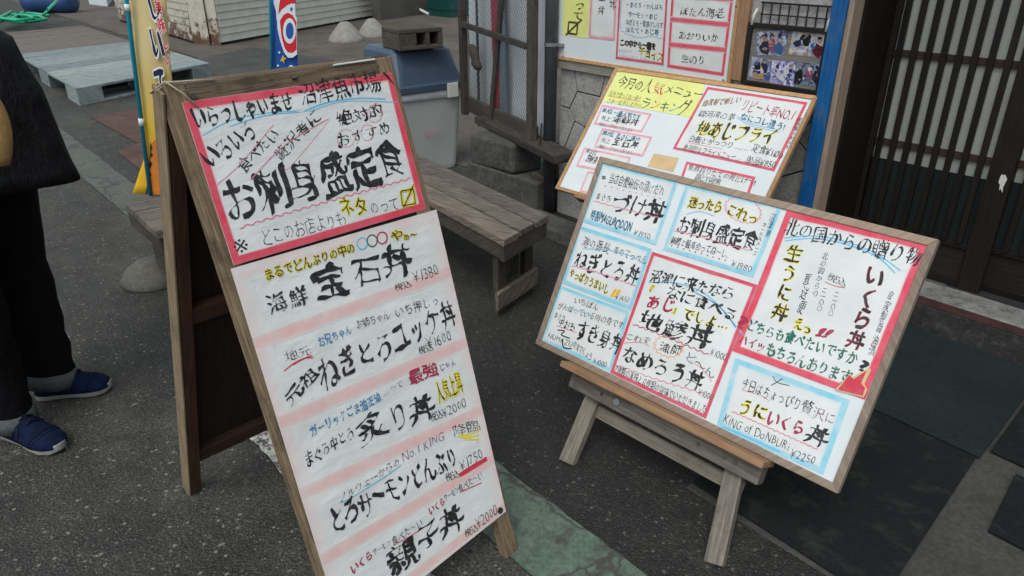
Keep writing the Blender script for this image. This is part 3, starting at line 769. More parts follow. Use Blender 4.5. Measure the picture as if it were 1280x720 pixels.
# teal crate, small pipe near the yard wall
cc = at(560, 20); cr = thing('plastic_crate', 'dark teal plastic crate standing against the yard wall beyond the bin', 'crate', cc)
def crate(root, c, sx, sy, h, mat):
    for k in range(4):
        dx, dy = ((1, 0), (-1, 0), (0, 1), (0, -1))[k]
        if dx: MB().box((c.x+dx*sx/2-.01, c.y-sy/2, c.z), (c.x+dx*sx/2+.01, c.y+sy/2, c.z+h)).build('crate_side', mat, root)
        else: MB().box((c.x-sx/2+.011, c.y+dy*sy/2-.01, c.z), (c.x+sx/2-.011, c.y+dy*sy/2+.01, c.z+h)).build('crate_side', mat, root)
    MB().box((c.x-sx/2+.011, c.y-sy/2+.011, c.z), (c.x+sx/2-.011, c.y+sy/2-.011, c.z+.02)).build('crate_floor', mat, root)
    for z in (.3, .7, 1): 
        MB().box((c.x-sx/2-.025, c.y-sy/2-.025, c.z+h*z-.03), (c.x+sx/2+.025, c.y-sy/2-.011, c.z+h*z)).build('crate_rib', mat, root)
        MB().box((c.x+sx/2+.011, c.y-sy/2-.01, c.z+h*z-.03), (c.x+sx/2+.026, c.y+sy/2, c.z+h*z)).build('crate_rib', mat, root)
crate(cr, cc, .75, .5, .6, 'teal_crate')
wpz = at(515, 18); tag(MB().tube([wpz, wpz+V((0, 0, .5)), wpz+V((.01, 0, 1.6))], .05, 12).tube([wpz+V((0, 0, .05)), wpz+V((.2, .05, .12)), wpz+V((.5, .1, .03))], .03, 8).build('water_pipe', 'white_band', smooth=True), 'thin white vertical water pipe against the yard wall', 'pipe')

# concrete cone weights
def cone(u, v, wpx, hpx, label):
    c = at(u, v); L = (c-EYE).dot(FW); r = wpx/2*L/F_PX; h = hpx*.98*L/F_PX
    prof = [(r, 0), (r*1.0, h*.12), (r*.93, h*.25), (r*.62, h*.62), (r*.30, h*.95), (r*.2, h)]
    n = 28; rings = [[c+V((cos(2*pi*j/n)*a*(1+.03*noise.noise(V((j*.5, z*9, u)))), sin(2*pi*j/n)*a, z)) for j in range(n)] for a, z in prof]
    mb = MB().loft(rings); o = mb.build('cone_weight', 'cone_concrete', bevel=.01, smooth=True); tag(o, label, 'weight', 'white concrete cone weights by the shutter')
cone(433, 52, 44, 24, 'squat white concrete cone weight standing alone before the shutter, the nearer one')
cone(466, 46, 38, 22, 'squat white concrete cone weight half hidden behind the blue-lidded bin')

# pallets: deck boards, blocks and skids all separate pieces
def pallet(p00, p10, p11, p01, h, mat, label, nb=7, dark=False):
    c = (p00+p10+p11+p01)/4; t_ = thing('pallet', label, 'pallet', (c.x, c.y, 0), 'pallets lying in the yard')
    up = V((0, 0, 1)); zt = h-.022
    for k in range(nb):
        f0 = k/nb+.0012; f1 = (k+1)/nb-.0012
        a, b, c_, d = p00.lerp(p01, f0), p10.lerp(p11, f0), p10.lerp(p11, f1), p00.lerp(p01, f1)
        MB().hexa([q+up*zt for q in (a, b, c_, d)], [q+up*h for q in (a, b, c_, d)], .002).build('deck_board', mat, t_)
    for i in range(3):
        for j in range(3):
            u0, u1 = (0, .16) if i == 0 else ((.42, .58) if i == 1 else (.84, 1)); v0, v1 = (0, .16) if j == 0 else ((.42, .58) if j == 1 else (.84, 1))
            P = lambda a, b: p00.lerp(p10, a).lerp(p01.lerp(p11, a), b)
            MB().hexa([P(u0, v0)+up*.021, P(u1, v0)+up*.021, P(u1, v1)+up*.021, P(u0, v1)+up*.021], [P(u0, v0)+up*(zt-.001), P(u1, v0)+up*(zt-.001), P(u1, v1)+up*(zt-.001), P(u0, v1)+up*(zt-.001)]).build('block', mat, t_)
    for (v0, v1) in ((0, .16), (.42, .58), (.84, 1)):
        P = lambda a, b: p00.lerp(p10, a).lerp(p01.lerp(p11, a), b)
        MB().hexa([P(0, v0)+up*.002, P(1, v0)+up*.002, P(1, v1)+up*.002, P(0, v1)+up*.002], [P(0, v0)+up*.02, P(1, v0)+up*.02, P(1, v1)+up*.02, P(0, v1)+up*.02]).build('skid', mat, t_)
c00 = at(95, 111, .17); c10 = at(262, 79, .17); c01 = at(20, 68, .17); c00.z = c10.z = c01.z = 0
c11 = c10+(c01-c00)*.9
pallet(c00, c10, c11, c01, .17, 'pallet_teal', 'pale teal weathered pallet lying on the asphalt behind the yellow banner')
d = (c01-c00).normalized(); d00 = c01+d*.06+(c10-c00)*.02; d10 = c11+d*.06; d01 = d00+d*3.2; d11 = d10+d*3.2
pallet(d00, d10, d11, d01, .13, 'pallet_brown', 'dirty brown flat pallet behind the teal one', 9)
# rusty boards on the ground
for pts, lab in (([(113, 146), (150, 139), (205, 132), (210, 165), (172, 178)], 'thin reddish-brown board lying flat before the teal pallet'), ([(148, 190), (178, 176), (215, 180), (180, 215)], 'smaller reddish-brown board on the ground next to the yellow banner')):
    P = [at(*p, .012) for p in pts]; tag(MB().poly(P, V((0, 0, 1)), .009).build('thin_board', 'rust_board'), lab, 'board', 'flat boards on the asphalt')
# hose and blue container
P = [at(0, 27, .15), at(15, 20, .16), at(40, 22, .17), at(48, 26, .15), at(25, 28, .15), at(5, 25, .17), at(20, 17, .18), at(52, 21, .16), at(60, 12, .3), at(72, 0, .4)]
tag(MB().tube([p+V((0, 0, 0)) for p in P], .028, 8).tube([p+V((.05, .12, .02)) for p in P[:8]], .028, 8).tube([p+V((.12, -.08, .05)) for p in P[:7]], .028, 8).build('garden_hose', 'hose_green', smooth=True), 'bright green hose lying in loops on the brown pallet', 'hose')
c = at(66, 16); tt = thing('plastic_drum', 'blue plastic drum lying behind the green hose', 'drum', c)
dirx = RT.copy(); dirx.z = 0; dirx.normalize(); n = 20; diry = V((-dirx.y, dirx.x, 0))
prof = [(-.55, .12), (-.53, .26), (-.3, .28), (-.28, .265), (0, .28), (.02, .265), (.3, .28), (.53, .26), (.55, .12)]
MB().loft([[c+dirx*x+V((0, 0, .28))+diry*cos(2*pi*j/n)*r+V((0, 0, 1))*sin(2*pi*j/n)*r for j in range(n)] for x, r in prof]).build('drum_body', 'blue_plastic', tt, smooth=True)
MB().tube([c+dirx*.55+V((0, 0, .38)), c+dirx*.6+V((0, 0, .38))], .05, 10).build('cap', 'white_band', tt)
# low street clutter at the very top left edge of the yard
c = at(120, 2); tag(MB().hexa([at(112, 6), at(135, 9), at(140, 2), at(118, -1)], [at(112, 6)+V((0, 0, .5)), at(135, 9)+V((0, 0, .5)), at(140, 2)+V((0, 0, .5)), at(118, -1)+V((0, 0, .5))]).build('foam_box', 'white_band', bevel=.02), 'white foam box standing beyond the dirty pallet', 'box')

# ------------------------------------------------------------------ bin with lid, bag and block
NHb = V((FW.x, FW.y, 0)).normalized(); fr = at(584, 208); fl = at(503, 219)                # front bottom corners
ex = (fr-fl).normalized(); ex = (ex+NHb*.26).normalized(); ey = V((-ex.y, ex.x, 0)); ey = ey if ey.dot(FW) > 0 else -ey
Bc = fr
ridge = lambda x, y, z: Bc+ex*x+ey*y+V((0, 0, z))
bn = thing('rubbish_bin', 'grey plastic rubbish bin with blue-grey domed lid under a concrete block', 'bin', ridge(-.22, .22, 0))
def rrect(x0, x1, y0, y1, z, r=.05, n=5):
    out = []
    for cx, cy, a0 in ((x1-r, y0+r, -pi/2), (x1-r, y1-r, 0), (x0+r, y1-r, pi/2), (x0+r, y0+r, pi)):
        for k in range(n): a = a0+pi/2*k/(n-1); out.append(ridge(cx+cos(a)*r, cy+sin(a)*r, z))
    return out
BW, BD, RZ = .54, .50, .60
MB().loft([rrect(-BW+.05, -.05, .05, BD-.05, 0), rrect(-BW+.045, -.045, .045, BD-.045, .03), rrect(-BW+.01, -.01, .01, BD-.01, RZ-.08), rrect(-BW, 0, 0, BD, RZ-.075), rrect(-BW, 0, 0, BD, RZ-.03)]).build('bin_body', 'bin_grey', bn, smooth=False, bevel=.004)
LZ = .245
lidr = [rrect(-BW-.02, .02, -.02, BD+.02, RZ-.03), rrect(-BW-.02, .02, -.02, BD+.02, RZ+.015), rrect(-BW-.005, .005, -.005, BD+.005, RZ+.02), rrect(-BW+.0, -.02, .02, BD-.0, RZ+.10, .07), rrect(-BW+.02, -.045, .07, BD-.01, RZ+LZ-.025, .06), rrect(-BW+.04, -.075, .10, BD-.03, RZ+LZ, .05)]
lid = MB().loft(lidr).build('bin_lid', 'bin_lid', bn, bevel=.006)
MB().obox(Bc, ex, ey, V((0, 0, 1)), (-.16, -.032, RZ-.085), (-.075, -.0215, RZ+.012)).build('lid_clip', 'white_tape', bn, bevel=.003)
# bag film hanging out below the lid
rings = []
for k, (z, o_) in enumerate(((RZ-.031, .003), (RZ-.045, .007), (RZ-.07, .008), (RZ-.085, .002))):
    rr = rrect(-BW-.0-o_, o_, -o_, BD+o_, z); cxx = ridge(-BW/2, BD/2, z)
    rings.append([p+(p-cxx).normalized()*.006*noise.noise(p*18)+V((0, 0, (.03 if k == 3 else .0)*noise.noise(p*7))) for p in rr])
MB().loft(rings, cap=False).build('bag_film', 'bag_film', bn, smooth=True)
BB_ = Board(ridge(-.25, .018, RZ-.3), ex, V((0, 0, -1)))
letters(BB_, bn, '塩カルー', 530, 172, 556, 167, 9, 'ink_pink', -.01, .01, h=.006)
# concrete block
b0 = ridge(0, 0, 0); zl = RZ+LZ+.001
q0 = at(505, 64, zl); q1 = at(552, 60, zl); bx_ = (q1-q0).normalized(); by_ = V((-bx_.y, bx_.x, 0)); by_ = by_ if by_.dot(FW) > 0 else -by_
q0 = q0-bx_*.03; WB_ = (q1-q0).length*1.04; HB = WB_*.42; DB = WB_*.85
cb = thing('concrete_block', 'brown-grey hollow concrete block resting on the bin lid', 'block', q0+bx_*WB_/2)
Z = V((0, 0, 1)); hx0 = [(-.0, .03), (0, 0)]
wt = WB_*.09; hw = (WB_-4*wt)/3
MB().obox(q0, bx_, by_, Z, (0, 0, 0), (WB_, DB, HB*.2)).obox(q0, bx_, by_, Z, (0, 0, HB*.78), (WB_, DB, HB)).build('block_shell', 'block_concrete', cb, bevel=.006)
for k in range(4):
    x = k*(wt+hw); MB().obox(q0, bx_, by_, Z, (x, .001, HB*.2), (x+wt, DB-.001, HB*.78)).build('block_web', 'block_concrete', cb)
MB().obox(q0, bx_, by_, Z, (.01, DB*.8, HB*.2), (WB_-.01, DB-.002, HB*.78)).obox(q0, bx_, by_, Z, (wt, .004, HB*.2), (wt+hw, DB*.79, HB*.78)).build('block_core', 'block_concrete', cb)

# ------------------------------------------------------------------ block stack, lattice gate and the sheets behind it
la = at(588, 250, 0); 
u0 = at(585, 203, .20); u1 = at(672, 230, .20)
ax = (u1-u0).normalized(); ay = V((-ax.y, ax.x, 0)); ay = ay if ay.dot(FW) > 0 else -ay
lb = thing('concrete_footing', 'mossy concrete block at the bottom of the stack behind the bench', 'block', (u0+u1)/2-V((0, 0, .2)))
o0 = V((u0.x, u0.y, 0)); L0 = (u1-u0).length
MB().obox(o0, ax, ay, Z, (0, 0, 0), (L0, .38, .20), .008).build('footing_body', 'mossy_block', lb, bevel=.012)
v0 = at(585, 203, .203); v1 = at(637, 222, .203); LL = (v1-v0).length; HU = .19
ub = thing('stone_block', 'rough grey stone block on top of the mossy footing, carrying the wooden gate', 'block', (v0+v1)/2)
o1 = V((v0.x, v0.y, .203))
MB().obox(o1, ax, ay, Z, (0, 0, 0), (LL, .24, HU), .012).build('block_body', 'mossy_block', ub, bevel=.02)
sm = o0+ax*(L0*.82)+ay*.05+V((0, 0, .203)); tag(MB().obox(sm, ax, ay, Z, (0, 0, 0), (.11, .08, .035), .006).build('broken_stone', 'block_concrete', bevel=.008), 'small broken stone lying on the mossy footing beside the drain pipe', 'stone')
sb = o0+ax*(L0*.93)+ay*.14+V((0, 0, .203)); tag(MB().obox(sb, ax, ay, Z, (-.03, 0, 0), (.07, .1, HU+.0), .006).build('brick_prop', 'block_concrete', bevel=.008), 'upright grey brick propping the gate plank next to the drain pipe', 'brick')
zp = .203+HU+.002
g0 = at(598, 157, zp+.05); g1 = at(662, 190, zp+.05); gx = (g1-g0); gL = gx.length; gx.normalize(); gy = V((-gx.y, gx.x, 0)); gy = gy if gy.dot(FW) > 0 else -gy
pk = thing('gate_plank', 'weathered rotten plank under the lattice gate, lying on the stone block', 'plank', g0-V((0, 0, .05)))
O2 = V((g0.x, g0.y, zp))+gy*.12
MB().obox(O2, gx, gy, Z, (-.28, -.03, 0), (gL+.12, .10, .05), .006).build('plank_body', 'gate_wood', pk, bevel=.006)
# gate panel
GP = O2+gy*.02; GN = gy; GB = Board(GP, gx, -Z)
def gp(u, v): q = onp(u, v, GP, GN); return ((q-GP).dot(gx), q.z)
gt = thing('lattice_gate', 'old dark wooden gate frame covered with fine netting beside the drain pipe', 'gate', GP)
Hg = 2.1
xr = gp(665, 95)[0]; xl = gp(579, 60)[0]; xm = gp(618, 95)[0]
def gbar(x0, z0, x1_, z1_, w, d=.035, off=0, mat='gate_wood', name='gate_bar'):
    MB().bar(GP+gx*x0+gy*off+Z*(z0-GP.z), GP+gx*x1_+gy*off+Z*(z1_-GP.z), w, d, gx if abs(x0-x1_) < .3 else Z).build(name, mat, gt, bevel=.003)
gbar(xr, zp+.0, xr-.0, Hg, .066, .04, 0, name='gate_post'); gbar(xl, zp+.0, xl, Hg, .058, .04, 0, name='gate_post')
xa_, za_ = gp(611, 150); xb_, zb_ = gp(624, 2); gbar(xa_, za_-.03, xb_+(xb_-xa_)*.9, zb_+(zb_-za_)*.9, .045, .02, .012)
zb1 = gp(580, 30)[1]; zb2 = gp(662, 58)[1]; gbar(xl+.04, zb1, xr-.04, zb2, .035, .02, -.015, name='cross_bar')
gbar(xl+.04, zb1+.55, xr-.04, zb2+.55, .035, .02, -.015, name='cross_bar')
gbar(xl, zp+.07, xr, zp+.07, .10, .03, .03, name='bottom_rail')
# netting: many thin threads in both diagonals
mb = MB(); mb.flat = 1; W_ = xr-xl; H_ = 1.35; stp = .021; k = -H_
while k < W_:
    for sg in (1, -1):
        pts = []
        for (x, z) in ((k, 0), (k+H_*.55, H_)) if sg > 0 else ((k+H_*.55, 0), (k, H_)): pts.append((x, z))
        (xa, za), (xb, zb) = pts
        def cl(x, z, x2, z2, lim):
            return (lim, z+(z2-z)*(lim-x)/(x2-x))
        if xa == xb: continue
        if (xa < 0 and xb < 0) or (xa > W_ and xb > W_): continue
        A_, B_ = (xa, za), (xb, zb)
        if A_[0] < 0: A_ = cl(xa, za, xb, zb, 0)
        if A_[0] > W_: A_ = cl(xa, za, xb, zb, W_)
        if B_[0] < 0: B_ = cl(xa, za, xb, zb, 0)
        if B_[0] > W_: B_ = cl(xa, za, xb, zb, W_)
        a = GP+gx*(xl+A_[0])+Z*(A_[1]+.05)+gy*.03; b = GP+gx*(xl+B_[0])+Z*(B_[1]+.05)+gy*.03
        t2 = .0028 if sg > 0 else .0009
        mb.quad([a-gx*t2, a+gx*t2, b+gx*t2, b-gx*t2])
    k += stp
o = mb.build('netting', 'gate_net', gt); o['kind'] = 'stuff'
# rag tied to the gate
mb = MB(); c = GP+gx*(gp(598, 68)[0])+gy*-.03; zr = gp(598, 68)[1]; rr = []
for k, (dz, r) in enumerate(((.06, .02), (.045, .045), (.0, .05), (-.03, .04), (-.06, .052), (-.085, .03))):
    rr.append([V((c.x, c.y, zr+dz))+gx*(cos(2*pi*j/12)*r*(1.3+.4*noise.noise(V((j, k, 1)))) - dz*.6)+gy*sin(2*pi*j/12)*r*.5 for j in range(12)])
tag(mb.loft(rr).build('rag', 'rag', smooth=True), 'dark knotted rag tied on the lattice gate above the bin', 'rag')
# white sheets standing behind the gate
def panel(pts, mat, label, off, th=.012, name='plastic_sheet'):
    P0 = GP+gy*off
    Q = [onp(u, v, P0, GN) for u, v in pts]; o = MB().poly(Q, -GN if (-GN).dot(EYE-P0) > 0 else GN, th).build(name, mat); tag(o, label, 'panel', 'panels standing behind the gate'); return o
zt = lambda u: -150
panel([(583, -150), (640, -150), (652, 176), (612, 164), (600, 155), (588, 110)], 'sheet_white', 'white plastic sheet standing behind the left half of the lattice gate', .16)
panel([(646, -150), (684, -150), (680, 186), (640, 172)], 'sheet_white', 'white plastic sheet standing between the lattice gate and the drain pipe', .12)
panel([(608, -150), (617, -150), (625, 168), (619, 166)], 'sheet_red', 'narrow red strip standing behind the lattice gate', .10, .006, 'red_strip')
panel([(617.5, -150), (625, -150), (634, 171), (626.5, 168)], 'sheet_blue', 'narrow pale blue strip right of the red strip behind the lattice gate', .11, .006, 'blue_strip')
panel([(590.6, -150), (592.4, -150), (600, 158), (597.6, 158)], 'joint_dark', 'thin dark rod standing in front of the white sheet behind the gate', .09, .006, 'thin_rod')
tag(MB().tube([at(693, 130, .55)+V((0, -.1, 0)), at(675, 180, .45), ], .004, 6).build('loose_wire', 'black_wire'), 'thin loose wire beside the foot of the drain pipe', 'wire')

# ------------------------------------------------------------------ benches
def bench(label, A, X, Y, L, Wd, zt_, legs, np_=3, group='weathered benches'):
    """A front-left corner on the ground, X along, Y across"""
    b = thing('wooden_bench', label, 'bench', A+X*L/2+Y*Wd/2, group)
    g = .011; pw = (Wd-(np_-1)*g)/np_
    for k in range(np_):
        y = k*(pw+g); e_ = rg.uniform(-.006, .006)
        MB().obox(A, X, Y, Z, (e_, y, zt_-.035), (L+rg.uniform(-.004, .004), y+pw, zt_+rg.uniform(-.003, .002)), .0025).build('seat_plank', 'bench_wood', b, bevel=.004)
    MB().obox(A, X, Y, Z, (L-.034, .006, zt_-.105), (L-.006, Wd-.006, zt_-.037), .002).build('end_rail', 'bench_dark', b, bevel=.003)
    MB().obox(A, X, Y, Z, (.006, .006, zt_-.105), (.034, Wd-.006, zt_-.037), .002).build('end_rail', 'bench_dark', b, bevel=.003)
    for y in (.008, Wd-.034):
        MB().obox(A, X, Y, Z, (.036, y, zt_-.10), (L-.036, y+.026, zt_-.037), .002).build('side_rail', 'bench_dark', b, bevel=.003)
    for x in legs:
        for y in (.036, Wd-.10):
            MB().obox(A, X, Y, Z, (x-.03, y, 0), (x+.015, y+.065, zt_-.037), .003).build('leg', 'bench_dark', b, bevel=.004)
        MB().obox(A, X, Y, Z, (x-.045, .10+.002, .11), (x-.031, Wd-.10-.002, zt_-.037)).build('leg_board', 'bench_dark', b, bevel=.003)
        MB().obox(A, X, Y, Z, (x+.0155, .01, .04), (x+.038, Wd-.01, .125), .003).build('foot_rail', 'bench_wood', b, bevel=.004)
    return b
zt_ = .40; FRc = at(630, 300, zt_); BRc = at(686, 268, zt_)
wd = (BRc-FRc).length; Yb = (BRc-FRc).normalized(); Xb = V((Yb.y, -Yb.x, 0)); Xb = Xb if Xb.x > 0 else -Xb
# long side follows the picture's front edge
FLc = at(545, 254, zt_); Xb = (FRc-FLc).normalized(); 
Lb = 1.55; A0 = FRc-Xb*Lb; A0.z = 0
bench('long weathered grey plank bench between the tall menu board and the wall', A0, Xb, Yb, Lb, wd, zt_, (.16, Lb-.10))
q0 = at(152, 251, zt_); q1 = at(196, 289, zt_); Yb2 = (q1-q0).normalized(); w2 = (q1-q0).length; Xb2 = V((0, 1, 0)); q0.z = 0
A2 = q0; bench('short weathered grey plank bench half hidden behind the tall menu board', A2+Yb2*w2+Xb2*.0, V((0, 1, 0))*1.0, -Yb2, 1.05, w2*.92, zt_, (.10, .85))
# weight behind the tall board
c = at(194, 350); n = 26; L = (c-EYE).dot(FW); r = 38*L/F_PX
tag(MB().loft([[c+V((cos(2*pi*j/n)*a*(1+.06*noise.noise(V((cos(j*.24)*2, sin(j*.24)*2, 1)))), sin(2*pi*j/n)*a, z)) for j in range(n)] for a, z in ((r, 0), (r*1.0, .025), (r*.86, .06), (r*.5, .10), (r*.3, .11))]).build('pole_weight', 'weight_concrete', bevel=.006, smooth=True), 'round grey concrete weight on the asphalt behind the tall menu board', 'weight')

# ------------------------------------------------------------------ menu boards
def rel(yaw_deg, tilt_deg):
    y = radians(yaw_deg); t_ = radians(tilt_deg); X = V((cos(y), sin(y), 0)); Bk = V((-sin(y), cos(y), 0))
    U = V((0, 0, cos(t_)))+Bk*sin(t_); return X, Bk, U
def framed_board(root, bd, Wd, Ht, fw, fmat, th=.022, prefix=''):
    """white board panel with a mitred wooden frame, all parts of root"""
    w_ = bd.w; o = MB(); o.hexa([w_(fw*.6, fw*.6, -.008), w_(Wd-fw*.6, fw*.6, -.008), w_(Wd-fw*.6, Ht-fw*.6, -.008), w_(fw*.6, Ht-fw*.6, -.008)], [w_(fw*.6, fw*.6, -.0005), w_(Wd-fw*.6, fw*.6, -.0005), w_(Wd-fw*.6, Ht-fw*.6, -.0005), w_(fw*.6, Ht-fw*.6, -.0005)])
    o.build('white_panel', 'whiteboard', root)
    g = .0006; O_ = [(0, 0), (Wd, 0), (Wd, Ht), (0, Ht)]; I_ = [(fw, fw), (Wd-fw, fw), (Wd-fw, Ht-fw), (fw, Ht-fw)]
    for i in range(4):
        a, b, c, d = O_[i], O_[(i+1) % 4], I_[(i+1) % 4], I_[i]
        if i % 2 == 0: a = (a[0]+(g if i == 0 else -g), a[1]); b = (b[0]+(-g if i == 0 else g), b[1])
        P = [w_(p[0], p[1], -th*.75) for p in (a, b, c, d)]; Q = [w_(p[0], p[1], th*.25) for p in (a, b, c, d)]
        MB().hexa(P, Q).build('frame_rail', fmat, root, bevel=.0018)

# === right board on the low easel
X, Bk, U = rel(3.437, 26.51); K = 1.163
P = EYE+(old(.253, 2.054, .938)-EYE)*K
RBw, RBh = .9*K, .5704*K
R = Board(P, X, -U)
foot = at(800, 640); base = V(((P+X*RBw/2-U*RBh).x, (P+X*RBw/2-U*RBh).y, 0))
rb = thing('menu_board', 'large white menu board with blue and red edged handwritten sheets, on the low wooden easel', 'menu board', base, 'framed menu boards')
framed_board(rb, R, RBw, RBh, .020, 'frame_grey_tan')
PB = 'paper_white'
S1 = sheet(R, rb, [(752.5, 202.5), (848, 226), (820, 306.7), (726.7, 276.7)], PB, border='wash_blue', bw=.019, hard=.55)
S3 = sheet(R, rb, [(724, 281.7), (815, 311), (789, 388), (702.5, 354)], PB, .0009, border='wash_blue', bw=.019, hard=.55)
S4 = sheet(R, rb, [(700, 356.7), (787.5, 389), (764, 465), (676.5, 426)], PB, .0007, border='wash_blue', bw=.017, hard=.55)
S2 = sheet(R, rb, [(858, 229.4), (978.4, 256.7), (941.5, 347), (828.7, 312)], PB, border='wash_blue', bw=.019, hard=.55)
S5 = sheet(R, rb, [(815.5, 314.4), (947.4, 356), (882.6, 523.6), (762.8, 466)], PB, .0011, border='wash_crimson', bw=.012, hard=.85)
S6 = sheet(R, rb, [(984, 261.7), (1162.7, 305), (1081.4, 500), (915.3, 438.6)], PB, .0010, border='wash_red', bw=.020, hard=.85)
S7 = sheet(R, rb, [(919.4, 447), (1063, 500), (1029, 593.7), (895.6, 533)], PB, .0007, border='wash_blue', bw=.024, hard=.55)
L = letters; pen = dict(mat='ink_pen', bold=-.002, con=.02, warp=.06)
thin = dict(mat='ink_pen', bold=-.012, con=.012)
big = dict(bold=.010, con=.062, warp=.05); mid = dict(bold=.0, con=.045, warp=.05)
LH = .0022
L(R, S1, '当店自慢秘伝の漬けだれ', 760, 228, 829, 245, 14, **pen)
L(R, S1, 'まぐろ', 744, 248, 763, 252.5, 9, **mid)
L(R, S1, 'づけ丼', 764, 260, 827, 277, 27, **big)
L(R, S1, '特製MAGURODON', 737, 273, 788, 290, 15, halo='ink_sky', halow=.04, **pen)
L(R, S1, '¥1950', 791.7, 293.5, 812.5, 299.5, 10, **thin)
stroke(R, S1, [(742, 251), (760, 256), (790, 264), (823, 272)], .8, 'ink_pink', wavy=.4, nper=9)
for k in range(10): ellipse(R, S1, 757+k*7.6, 232.5+k*1.75, .5, .5, .7, 'ink_pink', n=6, name='dot')
ellipse(R, S1, 755, 222, 1.6, 1.6, 1.4, 'ink_grey', jag=.3, n=8)
L(R, S3, '港の番長', 727, 306, 761, 316, 13, **pen); L(R, S3, '湊のてっぺん', 766, 316, 807, 331, 12, **pen)
L(R, S3, 'ねぎとろ丼', 716, 333, 796, 357, 27, **big)
L(R, S3, 'やっぱりうまいし', 711, 345, 760, 367, 13, mat='ink_brown', halo='ink_yellow', bold=.016, con=.03, halow=.045)
L(R, S3, '!!', 762, 369, 770, 372, 14, mat='ink_orange', halo='ink_yellow', bold=.02, slant=.3)
L(R, S3, '¥1450', 768.5, 373.5, 786, 379.5, 10, **thin)
stroke(R, S3, [(728, 311), (763, 313), (790, 321), (806, 331)], 1.0, 'ink_sky'); stroke(R, S3, [(715, 332), (755, 343), (795, 358)], .9, 'ink_pink', wavy=.6, nper=12)
L(R, S4, 'いちばん', 717, 378, 748, 388, 9, **pen); L(R, S4, 'がんばっている所の身です', 696, 385, 779, 411, 10, **pen)
L(R, S4, 'まぐろ', 692, 396, 706, 401, 8, **mid); L(R, S4, '中おち', 697, 406, 719, 413, 11, **mid)
L(R, S4, 'すき身丼', 718, 419, 775, 443, 27, **big)
L(R, S4, 'NUMAZU', 684, 422, 715, 434, 10, **thin); L(R, S4, 'の宝でしょう', 716, 433, 739, 451, 10, **pen); L(R, S4, '¥1000', 741, 453.5, 757.5, 460, 10, **thin)
stroke(R, S4, [(697, 412.5), (706, 414), (702, 418.5), (713, 423)], 1.2, 'ink_pen'); stroke(R, S4, [(703, 424), (705, 434), (715, 436)], 1.4, 'ink_pen')
stroke(R, S4, [(695, 407), (722, 416)], .8, 'ink_pink'); stroke(R, S4, [(706, 383), (740, 394)], .8, 'ink_sky')
L(R, S2, '迷ったら', 860, 257.5, 901, 265.5, 15, mat='ink_brown', halo='ink_yellow', bold=.012, con=.04, halow=.05)
L(R, S2, 'これっ', 907, 266, 946, 281, 17, mat='ink_brown', halo='ink_yellow', bold=.006, con=.04, halow=.05)
ellipse(R, S2, 929, 262.5, 23, 15, .8, 'ink_pink', rot=.35, jag=.05, n=40)
L(R, S2, 'お刺身盛定食', 844, 289, 944, 312, 25, **big)
stroke(R, S2, [(842, 288), (880, 297), (910, 306), (940, 313.5)], .9, 'ink_pink', wavy=.5, nper=12)
stroke(R, S2, [(858, 268), (875, 264.5), (893, 270)], .8, 'ink_sky')
L(R, S2, '鮪鰹と最高合ってね～し、', 838, 303.5, 914, 323, 11, **pen)
for k in range(10): ellipse(R, S2, 840+k*7.4, 307+k*2.05, .6, .5, .8, 'ink_crimson', n=6, name='dot')
L(R, S2, '¥1980', 913, 333, 939, 341, 12, **thin)
L(R, S2, '沼津港', 964, 266, 955, 296, 7, vert=True, **pen); L(R, S2, 'オールスターズ', 954, 277, 940, 319, 6, vert=True, **pen)
L(R, S5, '沼津に来たなら', 811, 350.5, 916, 374, 18, **big)
L(R, S5, 'なに食べる', 832, 369, 920, 402, 18, **big); L(R, S5, '?', 920, 408, 931, 414, 22, mat='ink_crimson', bold=.05)
L(R, S5, '『', 806, 365, 815, 368, 12, mat='ink_pen', halo='ink_yellow', halow=.08); L(R, S5, '』', 840, 391, 849, 394, 12, mat='ink_pen', halo='ink_yellow', halow=.08)
L(R, S5, 'あじ', 806, 382, 842, 391, 20, mat='ink_crimson', bold=.03, con=.04)
L(R, S5, 'でしょ…', 852, 396, 910, 413, 17, halo='ink_yellow', halow=.05, **mid)
stroke(R, S5, [(810, 353), (850, 355), (888, 372), (929, 418)], 1.3, 'ink_sky'); stroke(R, S5, [(868, 365), (900, 384), (927, 420)], 1.2, 'ink_blue')
L(R, S5, '地鯵丼', 797, 406, 888, 436, 28, **big)
L(R, S5, '¥1000', 887, 443, 907, 452, 13, **thin)
stroke(R, S5, [(791, 405), (830, 420), (887, 444)], .9, 'ink_crimson', wavy=.9, nper=12)
L(R, S5, 'これぞ', 781, 424, 813, 430, 10, **pen); stroke(R, S5, [(780, 429), (800, 428), (812, 433)], .8, 'ink_pink')
L(R, S5, '漁師', 822, 437.5, 851, 444.5, 14, **mid); ellipse(R, S5, 836, 433, 18, 13, 1, 'ink_orange', rot=.2, jag=.08, n=30)
L(R, S5, 'ど～ん', 855, 447, 892, 475, 13, **pen); stroke(R, S5, [(862, 450), (880, 463), (890, 478)], .9, 'ink_pink')
L(R, S5, 'なめろう丼', 775, 449, 876, 490, 27, **big)
stroke(R, S5, [(771, 456), (820, 474), (880, 492)], .9, 'ink_pink', wavy=.8, nper=12)
L(R, S5, '¥1000', 872, 493, 890, 501, 12, **thin)
L(R, S5, '7種類の薬味と12種類の旨味でいただきました', 768, 464, 882, 517, 12, **pen)
L(R, S6, '北の国からの贈り物', 979, 291, 1149, 333.5, 24, mat='ink_black', bold=.0, con=.055)
for dv in (0, 3.2): stroke(R, S6, [(978+dv, 298+dv), (1015, 295+dv), (1053, 301+dv), (1095, 317+dv), (1126-dv*2, 339+dv)], 1.6, 'ink_sky')
L(R, S6, '生うに丼', 985, 302, 962, 398, 21, vert=True, halo='ink_yellow', halow=.035, **big)
